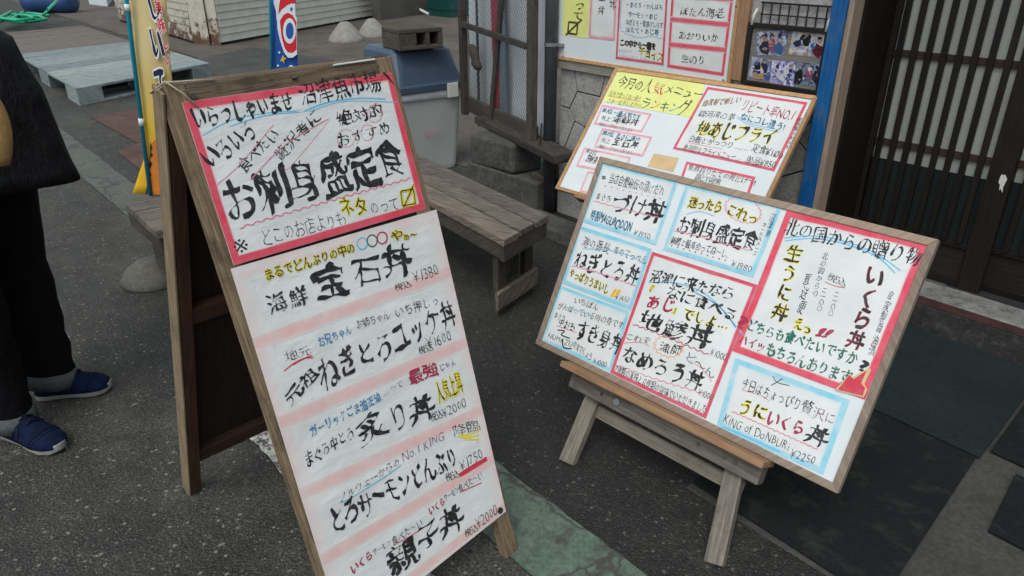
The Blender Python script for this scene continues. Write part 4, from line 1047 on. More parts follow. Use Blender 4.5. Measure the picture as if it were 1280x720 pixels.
L(R, S6, '北の国からの', 1029, 314, 1014, 370, 8, vert=True, **pen); L(R, S6, '直送便', 1006, 338, 995, 391, 9, vert=True, **pen)
L(R, S6, '税込', 1033, 349, 1057, 358, 11, **pen); stroke(R, S6, [(1031, 352), (1042, 357), (1057, 360)], 1, 'ink_red')
L(R, S6, '二一〇〇', 1044, 363, 1035, 394, 6, vert=True, **pen); L(R, S6, '二一〇〇', 1029, 358, 1021, 388, 6, vert=True, **pen)
L(R, S6, 'いくら丼', 1085, 329, 1055, 434, 24, vert=True, halo='ink_crimson', halow=.03, **big)
L(R, S6, '当店自慢の', 1132, 341, 1106, 424, 9, vert=True, **pen); L(R, S6, '自家製醤油漬', 1112, 360, 1084, 444, 8, vert=True, **pen)
L(R, S6, 'えっ', 991, 408, 1013, 419, 15, halo='ink_yellow', halow=.08, **big); L(R, S6, '!!', 1017, 418, 1032, 423, 17, mat='ink_crimson', bold=.04, slant=.35)
L(R, S6, 'どちらも食べたいですか', 932, 411, 1070, 456, 18, mat='ink_green', bold=.015, con=.05)
L(R, S6, '?', 1072, 462, 1083, 467, 20, bold=.04)
L(R, S6, 'ハイッ', 923, 428, 955, 440, 15, mat='ink_crimson', bold=.02, con=.05); L(R, S6, 'もちろんあります', 956, 441, 1061, 481, 19, mat='ink_green', bold=.02, con=.055)
def flatpoly(bd, parent, pts, mat, name='drawn_shape', h=None):
    h = h or layer(.0026); mb = MB(); mb.flat = 1
    mb.quad([bd.w(*bd.loc(*p), h) for p in pts]); mb.build(name, mat, parent)
flatpoly(R, S6, [(1062, 469), (1068, 474), (1084, 463), (1077, 479), (1082, 485), (1079, 495), (1048, 487)], 'ink_red', 'arrow', .0042)
flatpoly(R, S6, [(1064, 466), (1066, 472), (1086, 460), (1090, 462), (1081, 480), (1085, 487), (1080, 497), (1044, 487.5)], 'tape_tan', 'arrow', .0038)
L(R, S7, '今日はちょっぴり', 925, 484, 999, 513, 17, **pen); L(R, S7, '贅', 999, 514, 1013, 519, 20, **mid); L(R, S7, '沢に', 1014, 520, 1043, 531, 17, mat='ink_purple', bold=-.012, con=.02)
stroke(R, S7, [(966, 470), (972, 478), (987, 482)], 1, 'ink_pen'); stroke(R, S7, [(964, 482), (979, 473)], 1, 'ink_pen')
L(R, S7, 'うに', 921, 513, 957, 527, 23, halo='ink_yellow', halow=.045, **big); L(R, S7, 'いくら', 957, 527, 1003, 545, 22, mat='ink_crimson', bold=.03, con=.05)
L(R, S7, '丼', 1004, 549, 1033, 560, 28, **big)
stroke(R, S7, [(915, 514), (960, 534), (1023, 562)], 1, 'ink_pink', wavy=.6, nper=16); stroke(R, S7, [(927, 487), (950, 494), (962, 501)], .8, 'ink_pink')
L(R, S7, 'KiNG of DoNBURi', 903, 528, 985, 564, 17, **thin); L(R, S7, '¥2250', 987, 570, 1018, 581, 15, **thin)
stroke(R, S7, [(905, 534), (940, 549), (975, 565)], 2.2, 'ink_sky')

# === low easel
es = thing('low_easel', 'low grey wooden easel with a tan ledge, carrying the large menu board', 'easel', base)
lx0 = R.loc(713, 452)[0]; lx1 = R.loc(960, 588)[0]; ly = RBh+.001
ew = lambda x, y, h: R.w(x, y, h)
def ebox(name, x0, x1_, y0, y1_, h0, h1, mat, bev=.003, jit=0):
    MB().hexa([ew(x0, y0, h0), ew(x1_, y0, h0), ew(x1_, y1_, h0), ew(x0, y1_, h0)], [ew(x0, y0, h1), ew(x1_, y0, h1), ew(x1_, y1_, h1), ew(x0, y1_, h1)], jit).build(name, mat, es, bevel=bev)
ebox('ledge', lx0, lx1, ly, ly+.020, -.03, .052, 'easel_tan')
ebox('beam', lx0+.03, lx1-.01, ly+.0215, ly+.075, -.030, .012, 'easel_grey')
ebox('back_beam', lx0+.10, lx1-.06, ly+.095, ly+.135, -.055, -.031, 'easel_grey')
def leg(top, bot, w=.052, d=.03, mat='easel_grey', root=None, side=None, name='leg'):
    MB().bar(bot, top, w, d, side or X, w, d).build(name, mat, root or es, bevel=.003)
fL = at(709, 579); fR = at(893, 706)
tL = R.w(lx0+.105, ly+.03, -.046); tR = R.w(lx1-.105, ly+.03, -.046)
leg(tL, fL); leg(tR, fR)
for s_, f_ in ((tL, fL), (tR, fR)):
    top = s_+U*.42-R.N*.02; leg(top, s_+U*.001); bk2 = V((top.x, top.y, 0))+Bk*.16; leg(top-U*.04-R.N*.033, bk2, .04, .024, name='rear_leg')
MB().bar(tL+U*.40-R.N*.02, tR+U*.40-R.N*.02, .04, .02, Z).build('cross_bar', 'easel_grey', es, bevel=.002)
for u, v in ((777, 498), (876, 553), (909, 569), (922, 577), (757, 487)):
    q = V(R.loc(u, v)); c = R.w(q.x, ly+.047, .0125); MB().tube([c, c+R.N*.0025], .0055, 10).build('screw', 'nail', es)
for u, v in ((775, 499), ):
    q = V(R.loc(u, v)); c = R.w(q.x, ly+.047, .0125); MB().tube([c, c+R.N*.004], .011, 12).build('washer', 'metal_clip', es)

# === rear board leaning on the wall
X2, Bk2, U2 = rel(3.666, 38.73)
P2 = EYE+(old(.449, 3.263, .996)-EYE)*K
B2w, B2h = .9*K, .5879*K
Q2 = Board(P2, X2, -U2)
b2 = thing('menu_board', 'white menu board with a yellow ranking sheet, leaning against the wall behind the easel board', 'menu board', V(((P2+X2*B2w/2-U2*B2h).x, (P2-U2*B2h).y, 0)), 'framed menu boards')
framed_board(b2, Q2, B2w, B2h, .018, 'frame_tan')
T1 = sheet(Q2, b2, [(773.5, 87), (881.8, 106), (865.3, 147), (753.7, 127)], 'paper_yellow')
T2 = [sheet(Q2, b2, q, PB, border='wash_pink', bw=.016) for q in ([(753, 131), (815, 142.3), (802, 165.8), (742.3, 155.3)], [(753, 160), (815.8, 171), (803.7, 196), (742.3, 183.9)], [(730.6, 184), (789, 196.5), (778, 220), (720, 208)], [(735, 213.6), (795, 226), (785, 252), (724, 240)])]
T3 = sheet(Q2, b2, [(884.4, 108.5), (1010, 128), (968, 214.4), (840.7, 186.2)], PB, border='wash_crimson', bw=.013, hard=.85)
T4 = sheet(Q2, b2, [(858.2, 201.8), (944.7, 221.2), (930, 262), (843, 244)], PB, border='wash_red', bw=.013, hard=.8)
flatpoly(Q2, b2, [(817.5, 192), (848.8, 197.5), (841.4, 214.8), (809.5, 208)], 'tape_tan', 'paper_tape', .001)
L(Q2, T1, '今月の', 770, 108, 802, 113.5, 15, **pen); L(Q2, T1, '人', 802, 113.5, 813, 115, 16, **pen); L(Q2, T1, '気', 813, 115, 828, 118, 15, mat='ink_red', bold=-.01); L(Q2, T1, 'メニュー', 829, 116, 877, 123, 12, **pen)
for i, (c_, m_) in enumerate(zip('ランキング', ('ink_green', 'ink_red', 'ink_green', 'ink_blue', 'ink_brown'))):
    L(Q2, T1, c_, 799+i*11.6, 134+i*1.9, 810.5+i*11.9, 136+i*1.9, 14 if i != 4 else 20, mat=m_, bold=-.0)
L(Q2, T1, '店内で使ってお一番の', 761, 119, 801, 126, 6, mat='ink_pen', bold=-.012); L(Q2, T1, 'さあ一度召し上がれ', 758, 128, 801, 135, 6, mat='ink_brown', bold=-.012)
stroke(Q2, T1, [(760, 120), (801, 127)], .5, 'ink_red')
for i, (u, v, s_, t_) in enumerate(((752, 140, '第1位 一番人気です', '海鮮丼'), (752, 168, '第2位 まさに海の', '宝石丼'), (731, 191, '第3位', 'お刺身'))):
    sh = T2[i]; L(Q2, sh, s_, u, v, u+(48 if i < 2 else 14), v+(9 if i < 2 else 3), 6, halo='ink_sky' if i < 2 else None, halow=.03, **pen)
    L(Q2, sh, '特上', u-1, v+9.5, u+10, v+11.5, 6, **pen) if i < 2 else None
    L(Q2, sh, t_, u+(13 if i < 2 else 0), v+(12 if i < 2 else 10.5), u+(45 if i < 2 else 14), v+(18 if i < 2 else 13.5), 10, **big)
    L(Q2, sh, '地魚たっぷりのっております', u-4, v+(16.5 if i < 2 else 15), u+(38 if i < 2 else 12), v+(25 if i < 2 else 19), 4.5, **pen) if i < 2 else None
L(Q2, T3, 'リピート率NO.1', 924, 137, 990, 151, 16, mat='ink_crimson', bold=-.005, con=.02, slant=.12)
L(Q2, T3, '自家製で新しい', 877, 133, 925, 128, 9, halo='ink_orange', halow=.02, **pen)
L(Q2, T3, '駿河湾の幸', 872, 145, 918, 150, 9, **pen); L(Q2, T3, 'なにコレ違う!', 924, 149, 980, 163, 10, halo='ink_sky', halow=.03, **pen)
for dv in (0, 2.5): stroke(Q2, T3, [(921, 145+dv), (940, 155+dv), (975, 163+dv)], .9, 'ink_sky')
L(Q2, T3, '地あじフライ', 868, 167, 966, 181, 21, halo='ink_yellow', halow=.035, **big)
L(Q2, T3, '白飯とがっつり …… ', 860, 176.5, 938, 189, 9, **pen); L(Q2, T3, '定食¥1100', 939, 188, 977, 199, 11, **pen)
L(Q2, T3, '絶対的なフライメニュー……', 853, 187, 931, 203, 9, **pen); L(Q2, T3, '単品¥850', 931, 203, 968, 211, 11, **pen)
L(Q2, T3, '超肉厚ふわふわ', 997, 146, 981, 186, 7, vert=True, **pen); stroke(Q2, T3, [(858, 178), (905, 187)], .7, 'ink_pink')
L(Q2, T4, '新鮮釣りたての時だけ～!', 859, 212.5, 943, 232, 9, **pen); L(Q2, T4, '朝どれ地魚', 868, 224, 900, 231, 8, **pen)
# low stand under it
e2 = thing('low_easel', 'second low wooden easel under the leaning board, hidden behind the front board', 'easel', b2.location)
for x in (.22, B2w-.2):
    p = Q2.w(x, B2h+.02, -.02); leg(p+U2*.3-Q2.N*.02, V((p.x, p.y-.10, 0)), .045, .03, root=e2); leg(p+U2*.22-Q2.N*.03, V((p.x, p.y+.30, 0)), .04, .025, root=e2, name='rear_leg')
MB().hexa([Q2.w(a, b, c) for a, b, c in ((.15, B2h+.001, -.03), (B2w-.12, B2h+.001, -.03), (B2w-.12, B2h+.02, -.03), (.15, B2h+.02, -.03))], [Q2.w(a, b, c) for a, b, c in ((.15, B2h+.001, .03), (B2w-.12, B2h+.001, .03), (B2w-.12, B2h+.02, .03), (.15, B2h+.02, .03))]).build('ledge', 'easel_tan', e2, bevel=.003)

# === board fixed to the wall
ax0, az0 = wp(697, 72.5); ax1, _ = wp(916, 104); az1 = az0+.72
WBd = Board(V((ax0, WALL-.022, az1)), V((1, 0, 0)), V((0, 0, -1)))
b3 = thing('menu_board', 'white menu board screwed to the wall, at the top edge of the photograph', 'menu board', V((ax0, WALL, az0)), 'framed menu boards')
framed_board(b3, WBd, (ax1-ax0), az1-az0, .018, 'frame_tan')
Y1 = sheet(WBd, b3, [(706, -60), (740, -60), (735, 48), (703, 43.7)], 'paper_yellow')
Y2 = sheet(WBd, b3, [(741, -60), (774, -60), (768.7, 51.2), (735.8, 47.5)], PB, border='wash_pink', bw=.022)
Y3 = sheet(WBd, b3, [(777, -60), (838.5, -60), (829.7, 81.6), (769.7, 73.5)], PB, .0012, border='wash_crimson', bw=.013, hard=.8)
Y4 = sheet(WBd, b3, [(843, -60), (924, -60), (904.7, 95), (834, 84)], PB, border='wash_red', bw=.02, hard=.6)
def bandp(bd, parent, a, b, wpx, mat, h=.0018, lim=None):
    """a broad brushed band across a sheet"""
    A_ = V(bd.loc(*a)); B_ = V(bd.loc(*b)); c0 = V(bd.loc(*a)); sc_ = abs(bd.loc(a[0], a[1]+1)[1]-bd.loc(*a)[1]); n = 30; mb = MB(); mb.fade = []; mb.flat = 1
    d = (B_-A_).normalized(); q = V((-d.y, d.x))
    for i in range(n+1):
        p = A_.lerp(B_, i/n)
        for j, (o, f) in enumerate(((-.62, 0), (-.45, .8), (0, 1), (.42, .85), (.62, 0))):
            r = p+q*(o*wpx*sc_*(1+.12*noise.noise(V((i*.4, j*3.1, wpx)))))
            if lim:
                (l0, l1, r0, r1) = lim; fl = (r.y-l0.y)/(l1.y-l0.y); xl_ = l0.x+(l1.x-l0.x)*fl+.0015; xr_ = r0.x+(r1.x-r0.x)*fl-.0015; r.x = min(max(r.x, xl_), xr_)
            mb.v.append(tuple(bd.w(r.x, r.y, h))); mb.fade.append(f)
    for i in range(n):
        for j in range(4): mb.f.append((i*5+j, i*5+j+1, i*5+j+6, i*5+j+5)); mb.uv.append([(0, 0)]*4)
    mb.build('painted_band', mat, parent)
bandp(WBd, Y4, (838, -6), (917, -1), 6, 'wash_red'); bandp(WBd, Y4, (838, 24), (911, 31), 6, 'wash_red'); bandp(WBd, Y4, (837, 55.5), (907, 62.5), 6, 'wash_red')
L(WBd, Y1, '切って', 722, -14, 715.5, 25, 14, vert=True, **big)
for a, b in (((711, 27.5), (722.5, 28.7)), ((722.5, 28.7), (721, 43)), ((721, 43), (710, 41.5)), ((710, 41.5), (711, 27.5)), ((707.5, 43.7), (727.5, 24.5))): stroke(WBd, Y1, [a, b], 1.8, 'ink_brown', taper=False)
L(WBd, Y2, '天丼', 763, -14, 760.5, 13, 10, vert=True, **mid); L(WBd, Y2, '海ー丼', 750, -20, 747, 19, 9, vert=True, **mid)
for t_, a, b in (('・まぐろ・かんぱち', (782, 8), (829, 12.5)), ('サーモン・あじ', (785, 20), (822, 24.5)), ('ねぎとろ・釜揚げしらす', (782.5, 30.5), (829, 35)), ('ほたて・あじ等', (782, 39.5), (824, 43.5))):
    L(WBd, Y3, t_, *a, *b, 8, halo='ink_sky', halow=.03, **pen)
stroke(WBd, Y3, [(780, -20), (777, 8), (776, 34), (783, 42), (800, 47), (815, 45), (828, 49)], .7, 'ink_sky', wavy=.5, nper=18)
L(WBd, Y3, 'この中から一種を', 775, 56, 820, 62, 9, mat='ink_brown', halo='ink_yellow', halow=.07, bold=.0); L(WBd, Y3, 'チョイス', 799, 68, 829, 77.5, 12, halo='ink_yellow', halow=.05, **big)
L(WBd, Y3, 'お好みの', 773, 65.5, 790, 67, 6, mat='ink_blue', bold=-.012); L(WBd, Y3, 'ネタをお選びください', 772.5, 71, 812, 77.5, 5.5, mat='ink_blue', bold=-.012)
L(WBd, Y4, 'ぼたん海老', 850, 18.5, 905, 22, 13, **mid); L(WBd, Y4, 'あおりいか', 848, 48, 898, 52, 11, **mid); L(WBd, Y4, '生のり', 851, 77.5, 882, 81, 13, **mid)
for u, v in ((921, 8), (905, 100), (705, 70)):
    x, y = WBd.loc(u, v); MB().tube([WBd.w(x, y, .0055), WBd.w(x, y, .0075)], .004, 10).build('screw', 'nail', b3)

# === photo frame with wire grid
FBd = Board(V((0, WALL-.012, 1)), V((1, 0, 0)), V((0, 0, -1)))
c4 = [V(FBd.loc(*p)) for p in ((939, 26), (1040, 37.5), (1026.5, 118), (927, 106))]
x0 = (c4[0].x+c4[3].x)/2; x1 = (c4[1].x+c4[2].x)/2; y0 = (c4[0].y+c4[1].y)/2; y1 = (c4[2].y+c4[3].y)/2
pf = thing('photo_frame', 'black frame with five snapshots of people, hanging on the wall beside the blue post', 'photo frame', FBd.w((x0+x1)/2, y1, 0))
for (a, b, c, d) in ((x0, x1, y0, y0+.02), (x0, x1, y1-.02, y1), (x0, x0+.02, y0+.0205, y1-.0205), (x1-.02, x1, y0+.0205, y1-.0205)):
    MB().hexa([FBd.w(a, c, .0), FBd.w(b, c, 0), FBd.w(b, d, 0), FBd.w(a, d, 0)], [FBd.w(a, c, .016), FBd.w(b, c, .016), FBd.w(b, d, .016), FBd.w(a, d, .016)]).build('frame_rail', 'black_frame', pf, bevel=.002)
MB().poly([FBd.w(*p, .003) for p in ((x0+.015, y0+.015), (x1-.015, y0+.015), (x1-.015, y1-.015), (x0+.015, y1-.015))], FBd.N, .003).build('backing_board', 'trim_wood', pf)
def photo_mat(name, cols, sc):
    t = NT(name); v = t.coord(rnd=False); vo = t.n('ShaderNodeTexVoronoi', Scale=sc); t.l(v, vo.inputs['Vector']); sp = t.n('ShaderNodeSeparateColor'); t.l(vo.outputs['Color'], sp.inputs[0])
    n = len(cols); t.col(t.ramp(sp.outputs[0], [(i/n, c) for i, c in enumerate(cols)])); t.t.nodes[-1]
    t.rough(.2); MATS[name] = t.m
photo_mat('photo_cool', ['7e88a8', '2f3c74', 'b7bcc8', '5a6486', '9aa0b4'], 60); photo_mat('photo_warm', ['a98f7a', '7c86a0', 'cbb9a6', '8b7260', '9fb0bd'], 60)
photo_mat('photo_violet', ['6f6aa8', 'b9b6cf', '383376', '9a95c0', 'd4d0dc'], 80); photo_mat('photo_dark', ['2c3550', '51607a', '8896a8', '1d2233', '6c7888'], 70)
plain('print_skin', '8f7468', .3, bump=0); plain('print_navy', '23283c', .3, bump=0); plain('print_blue', '36547f', .3, bump=0); plain('print_maroon', '4d1620', .3, bump=0); plain('print_magenta', '7d4560', .3, bump=0); plain('print_dark', '16161c', .3, bump=0); plain('print_white', 'b9b9c4', .3, bump=0); plain('print_tan', 'a98660', .3, bump=0)
def snap(quad, m_, figs):
    o = sheet(FBd, pf, quad, m_, .0042, name='photograph')
    k = 0
    (ua, va), (ub, vb), (uc, vc), (ud, vd) = quad; rq = random.Random(int(ua*7))
    def inq(fx, fy): return (ua+(ub-ua)*fx+(ud-ua)*fy, va+(vb-va)*fx+(vd-va)*fy)
    bits = []
    for _ in range(16):
        c_ = inq(rq.uniform(.12, .86), rq.uniform(.12, .86)); bits.append((c_[0], c_[1], rq.uniform(1, 3.2), rq.uniform(1, 3.4), rq.choice(['print_white', 'print_dark', 'print_navy', 'print_skin', 'print_blue', 'print_tan'])))
    for (u, v, ru, rv, mm_) in bits[:8]+list(figs)+bits[8:]:
        k += 1; pts = [(u+ru*.86*cos(a*pi/9)*(1+.45*noise.noise(V((cos(a*pi/9)*1.6+u, sin(a*pi/9)*1.6, v)))), v+rv*.9*sin(a*pi/9)*(1+.45*noise.noise(V((cos(a*pi/9)*1.6, sin(a*pi/9)*1.6+u, 4))))) for a in range(18)]
        flatpoly(FBd, o, pts, mm_, 'printed_figure', .0046+k*.00005)
snap([(947, 40), (987, 37), (980, 69.5), (945.5, 68.6)], 'photo_cool', [(957, 60, 8, 9, 'print_navy'), (966, 56, 5, 12, 'print_magenta'), (974, 61, 6.5, 9, 'print_blue'), (958, 49, 2.6, 3, 'print_skin'), (966, 45, 3, 3.4, 'print_dark'), (966, 47, 2.2, 2.4, 'print_skin'), (973, 50, 2.6, 3, 'print_skin'), (957, 61, 4, 2, 'print_skin')])
snap([(992, 38), (1036.4, 42.4), (1030.5, 72), (986, 67.7)], 'photo_warm', [(1023, 63, 8, 9, 'print_maroon'), (1025.5, 50, 3.4, 4.4, 'print_skin'), (1025.5, 47.5, 3.4, 2.2, 'print_dark'), (1009, 52, 6, 7, 'print_dark'), (1013, 46, 2.6, 3, 'print_dark'), (998, 54, 6, 5, 'print_navy'), (1017, 57, 4, 4, 'print_blue'), (1002, 64, 8, 2.4, 'print_white')])
snap([(941, 70.5), (965, 75), (963, 101), (936, 95.7)], 'photo_cool', [(948, 82, 5, 7, 'print_dark'), (957, 85, 4.5, 7, 'print_navy'), (949, 96, 9, 3.2, 'print_tan'), (949, 76, 2, 2.3, 'print_skin'), (957, 78, 2, 2.3, 'print_skin'), (953, 89, 2.5, 4, 'print_white')])
snap([(966, 75), (995, 77.6), (992, 108), (963.5, 103)], 'photo_violet', [(973, 91, 4, 7, 'print_white'), (984, 92, 4, 8, 'print_white'), (973, 83, 2.4, 2.8, 'print_navy'), (984, 84, 2.4, 2.8, 'print_navy'), (978, 97, 3, 5, 'print_white')])
snap([(996, 77.6), (1031, 80), (1026.5, 109), (992.5, 104.7)], 'photo_dark', [(1000, 95, 6, 10, 'print_dark'), (1012, 92, 4.5, 9, 'print_magenta'), (1022, 96, 6, 10, 'print_navy'), (1012, 83, 2.2, 2.6, 'print_skin'), (1001, 84, 2.2, 2.6, 'print_skin'), (1022, 84, 2.2, 2.6, 'print_dark')])
wg = thing('wire_grid', 'black wire grid panel hanging behind the framed snapshots', 'grid', FBd.w((x0+x1)/2, y1, 0))
gy0 = FBd.loc(1000, 6)[1]; gx0 = FBd.loc(953, 6)[0]; gx1 = FBd.loc(1046, 12)[0]
ys = [gy0+k*(y0-gy0+.02)/2.2 for k in range(8)]
for y in ys: MB().tube([FBd.w(gx0-.005, y, -.002), FBd.w(gx1+.01, y, -.002)], .003 if y != ys[0] else .0042, 6).build('wire', 'black_wire', wg)
n = 8
for k in range(n+1):
    x = gx0+(gx1-gx0)*k/n; MB().tube([FBd.w(x, gy0, -.006), FBd.w(x, ys[-1], -.006)], .0028, 6).build('wire', 'black_wire', wg)
for x in (x0+.02, x1-.015): MB().tube([FBd.w(x, y0+.01, .018), FBd.w(x+.004, y0-.03, .016), FBd.w(x+.01, y0-.055, .004)], .006, 8).build('hook', 'white_tape', wg, smooth=True)

# ------------------------------------------------------------------ tall A-frame board
Xa, Ba, Ua = rel(94.427, 18.645)
T0 = old(-.658, 1.419, 1.251); A_ = Board(T0, Xa, -Ua); AW = .5314; AL = T0.z/Ua.z
af = thing('sandwich_board', 'tall wooden A-frame menu board with long handwritten price list', 'sandwich board', V((T0.x, T0.y, 0))+Xa*AW/2)
def abox(bd, name, x0, x1_, y0, y1_, h0, h1, mat, bev=.003, jit=0):
    w_ = bd.w; MB().hexa([w_(x0, y0, h0), w_(x1_, y0, h0), w_(x1_, y1_, h0), w_(x0, y1_, h0)], [w_(x0, y0, h1), w_(x1_, y0, h1), w_(x1_, y1_, h1), w_(x0, y1_, h1)], jit).build(name, mat, af, bevel=bev)
abox(A_, 'side_rail', 0, .042, .0, AL, -.034, .0, 'wood_frame_old', .004, .0012); abox(A_, 'side_rail', AW-.042, AW, .0, AL, -.034, .0, 'wood_frame_old', .004, .0012)
abox(A_, 'top_rail', .0425, AW-.0425, 0, .045, -.034, -.0005, 'wood_frame_old', .004, .001)
abox(A_, 'bottom_rail', .0425, AW-.0425, 1.175, 1.205, -.034, -.0005, 'wood_frame_old', .004)
abox(A_, 'back_panel', .03, AW-.03, .0455, 1.1695, -.012, -.003, 'panel_dark', 0)
# rear half
Xr = Xa; tr = radians(19.3); Ur = V((0, 0, cos(tr)))-Ba*(-sin(tr))*-1
Rr = T0+Ba*.036; dn = (V((0, 0, -cos(tr)))+Ba*sin(tr)); RL = T0.z/cos(tr)
RBd = Board(Rr, Xa, dn)
rn = Xa.cross(dn); rn = rn if rn.dot(Ba) > 0 else -rn; RBd.N = rn      # outward, away from the front half
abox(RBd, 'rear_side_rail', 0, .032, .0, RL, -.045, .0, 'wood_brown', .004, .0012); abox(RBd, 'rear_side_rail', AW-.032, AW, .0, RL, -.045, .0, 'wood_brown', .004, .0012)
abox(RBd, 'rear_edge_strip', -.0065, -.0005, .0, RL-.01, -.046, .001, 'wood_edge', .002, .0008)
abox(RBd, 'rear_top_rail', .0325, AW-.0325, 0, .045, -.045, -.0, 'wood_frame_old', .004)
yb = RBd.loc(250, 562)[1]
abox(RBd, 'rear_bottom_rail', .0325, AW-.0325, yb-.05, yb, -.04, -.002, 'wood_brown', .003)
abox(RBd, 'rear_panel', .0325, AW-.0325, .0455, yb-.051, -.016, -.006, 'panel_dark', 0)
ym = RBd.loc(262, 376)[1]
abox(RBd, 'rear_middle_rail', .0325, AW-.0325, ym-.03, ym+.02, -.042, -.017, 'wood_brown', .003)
# hinge string and nails
p0 = A_.w(.004, .006, .004); MB().tube([RBd.w(-.01, .02, .0), p0+V((0, 0, .012)), A_.w(.03, .02, .006), A_.w(.052, .052, .006)], .0018, 6).tube([RBd.w(-.009, .008, -.02), A_.w(.01, -.004, .003), A_.w(.06, -.001, .004), A_.w(.10, .002, .004)], .0016, 6).build('string', 'string', af, smooth=True)
MB().tube([A_.w(.05, .028, 0), A_.w(.05, .028, .004)], .006, 10).build('nail_head', 'nail', af); MB().tube([A_.w(AW*.5, .018, 0), A_.w(AW*.52, .018, .004)], .005, 8).build('nail_head', 'nail', af)
MB().tube([A_.w(AW-.16, .004, .003), A_.w(AW-.05, .003, .004)], .0022, 6).build('wire_end', 'white_band', af)
# upper sheet
PP = 'paper_plastic'
F1 = sheet(A_, af, [(227, 128), (489, 91), (532, 261), (292, 332)], PP, .001, border='wash_red', bw=.017, hard=.85, wob=.001)
F2 = sheet(A_, af, [(288, 336), (545, 262), (632, 639), (431, 800)], 'paper_pinkish', .0017, border='wash_rose', bw=.035, hard=.15, th=.001)
LIM = [V(A_.loc(*p)) for p in ((288, 336), (431, 800), (545, 262), (632, 639))]
for a, b, wd_ in (((284, 349), (550, 272), 9), ((300, 437), (585, 331), 17), ((335, 535), (600, 420), 17), ((362, 625), (625, 502), 17), ((392, 706), (640, 560), 17), ((440, 778), (640, 625), 14)):
    bandp(A_, F2, a, b, wd_, 'wash_band' if wd_ > 12 else 'wash_rose', .0022, LIM)
bk_ = dict(bold=.010, con=.068, warp=.055); bm_ = dict(bold=-.002, con=.052, warp=.055)
L(A_, F1, 'いらっしゃいませ', 243, 160, 368, 136, 28, **bk_)
L(A_, F1, '沼津魚市場へ', 376, 130, 494, 106, 28, mat='ink_black', bold=.0, con=.05)
stroke(A_, F1, [(252, 170), (290, 150), (330, 142), (372, 138.5)], 1.6, 'ink_sky'); stroke(A_, F1, [(286, 158.5), (330, 145), (376, 140)], 1.6, 'ink_sky')
stroke(A_, F1, [(378, 140), (410, 128), (450, 123), (482, 124)], 2.0, 'ink_sky'); stroke(A_, F1, [(386, 140), (430, 127), (496, 128)], 1.0, 'ink_sky')
L(A_, F1, 'いろいろ', 262, 211, 324, 168, 28, perp=True, **bk_)
L(A_, F1, '食べたい', 304, 216, 350, 170, 18, perp=True, **bm_); L(A_, F1, '贅沢者に', 350, 204, 402, 146, 19, perp=True, **bm_)
stroke(A_, F1, [(271, 231), (300, 205), (342, 155)], .9, 'ink_pink'); stroke(A_, F1, [(312, 226), (355, 182), (411, 148)], 1.1, 'ink_pink'); stroke(A_, F1, [(355, 205), (362, 209), (412, 150)], .8, 'ink_pink')
L(A_, F1, '絶対的', 423, 158, 480, 143, 19, **bm_); L(A_, F1, 'おすすめ', 422, 184, 490, 166, 19, **bm_)
ellipse(A_, F1, 432, 173, 11, 11, .6, 'ink_pink'); ellipse(A_, F1, 459, 166, 8, 10, .6, 'ink_pink'); ellipse(A_, F1, 468, 142, 9, 11, .6, 'ink_pink')
L(A_, F1, 'お刺身盛定食', 283, 277, 508, 213, 54, **bk_)
stroke(A_, F1, [(299, 285), (350, 269), (430, 246), (513, 223)], 1.6, 'ink_pink', wavy=1.3, nper=20)
L(A_, F1, '※', 293, 323, 327, 314, 35, mat='ink_black', bold=-.01, con=.01, warp=.01)
L(A_, F1, 'どこのお店よりも', 328, 306, 434, 280, 22, mat='ink_black', bold=-.014, con=.018)
L(A_, F1, 'ネタ', 427, 270, 462, 266, 26, mat='ink_brown', halo='ink_yellow', bold=.0, con=.03, halow=.06)
L(A_, F1, 'のって', 463, 268, 500, 260, 19, mat='ink_black', bold=-.012, con=.015)
for m_, wv in (('ink_yellow', 3.6), ('ink_brown', 1.3)):
    for a, b in (((500, 239), (516, 236.5)), ((516, 236.5), (518.5, 254.5)), ((518.5, 254.5), (502.5, 257.5)), ((502.5, 257.5), (500, 239)), ((503, 261), (516.5, 230.5))): stroke(A_, F1, [a, b], wv, m_, h=.0024 if m_ == 'ink_yellow' else .0028)
# lower sheet
HB_ = .0032
def lf(*a, **k): k.setdefault('h', .0028+LAYER[0]*.00006); layer(); letters(A_, F2, *a, **k)
def sf(*a, **k): k.setdefault('h', .0026); stroke(A_, F2, *a, **k)
ylo = dict(mat='ink_brown', halo='ink_yellow', bold=.012, con=.03, halow=.06)
lf('まるでどんぶりの中の', 331, 350, 444, 314, 15, **ylo)
for c_, m_ in (((452, 304.5), 'ink_sky'), ((464.5, 301), 'ink_green'), ((477, 297.5), 'ink_crimson')): 
    LAYER[0] += 1; pts = [(c_[0]+6.2*cos(i*pi/6), c_[1]+7.2*sin(i*pi/6)) for i in range(12)]; sf(pts, 1.5, m_, close=True, name='drawn_circle')
lf('や', 488, 302, 505, 297, 16, **ylo); lf('ぁ～', 503, 300, 521, 295, 9, **ylo)
lf('海鮮', 335, 394, 387, 376, 29, **bm_); lf('宝', 397, 375, 440, 361, 42, **bk_); lf('石丼', 443, 358, 516, 332, 40, **bk_)
lf('税込', 493, 364, 514, 357, 10, bold=.0); lf('¥1380', 517, 353, 549, 343, 20, mat='ink_black', bold=-.02, con=.01)
pn = dict(mat='ink_black', bold=-.012, con=.03)
lf('地元', 357, 452, 389, 441, 14, **pn); sf([(354, 464), (370, 452), (390, 444)], 1.6, 'ink_red'); sf([(366, 456), (380, 448), (391, 447)], 1.4, 'ink_red')
lf('お兄ちゃん', 398, 433, 440, 416, 14, mat='ink_blue', bold=.015, con=.04); lf('お姉ちゃん', 445, 411, 487, 397, 13, **pn); lf('いち押しっ', 494, 397, 549, 379, 15, **pn)
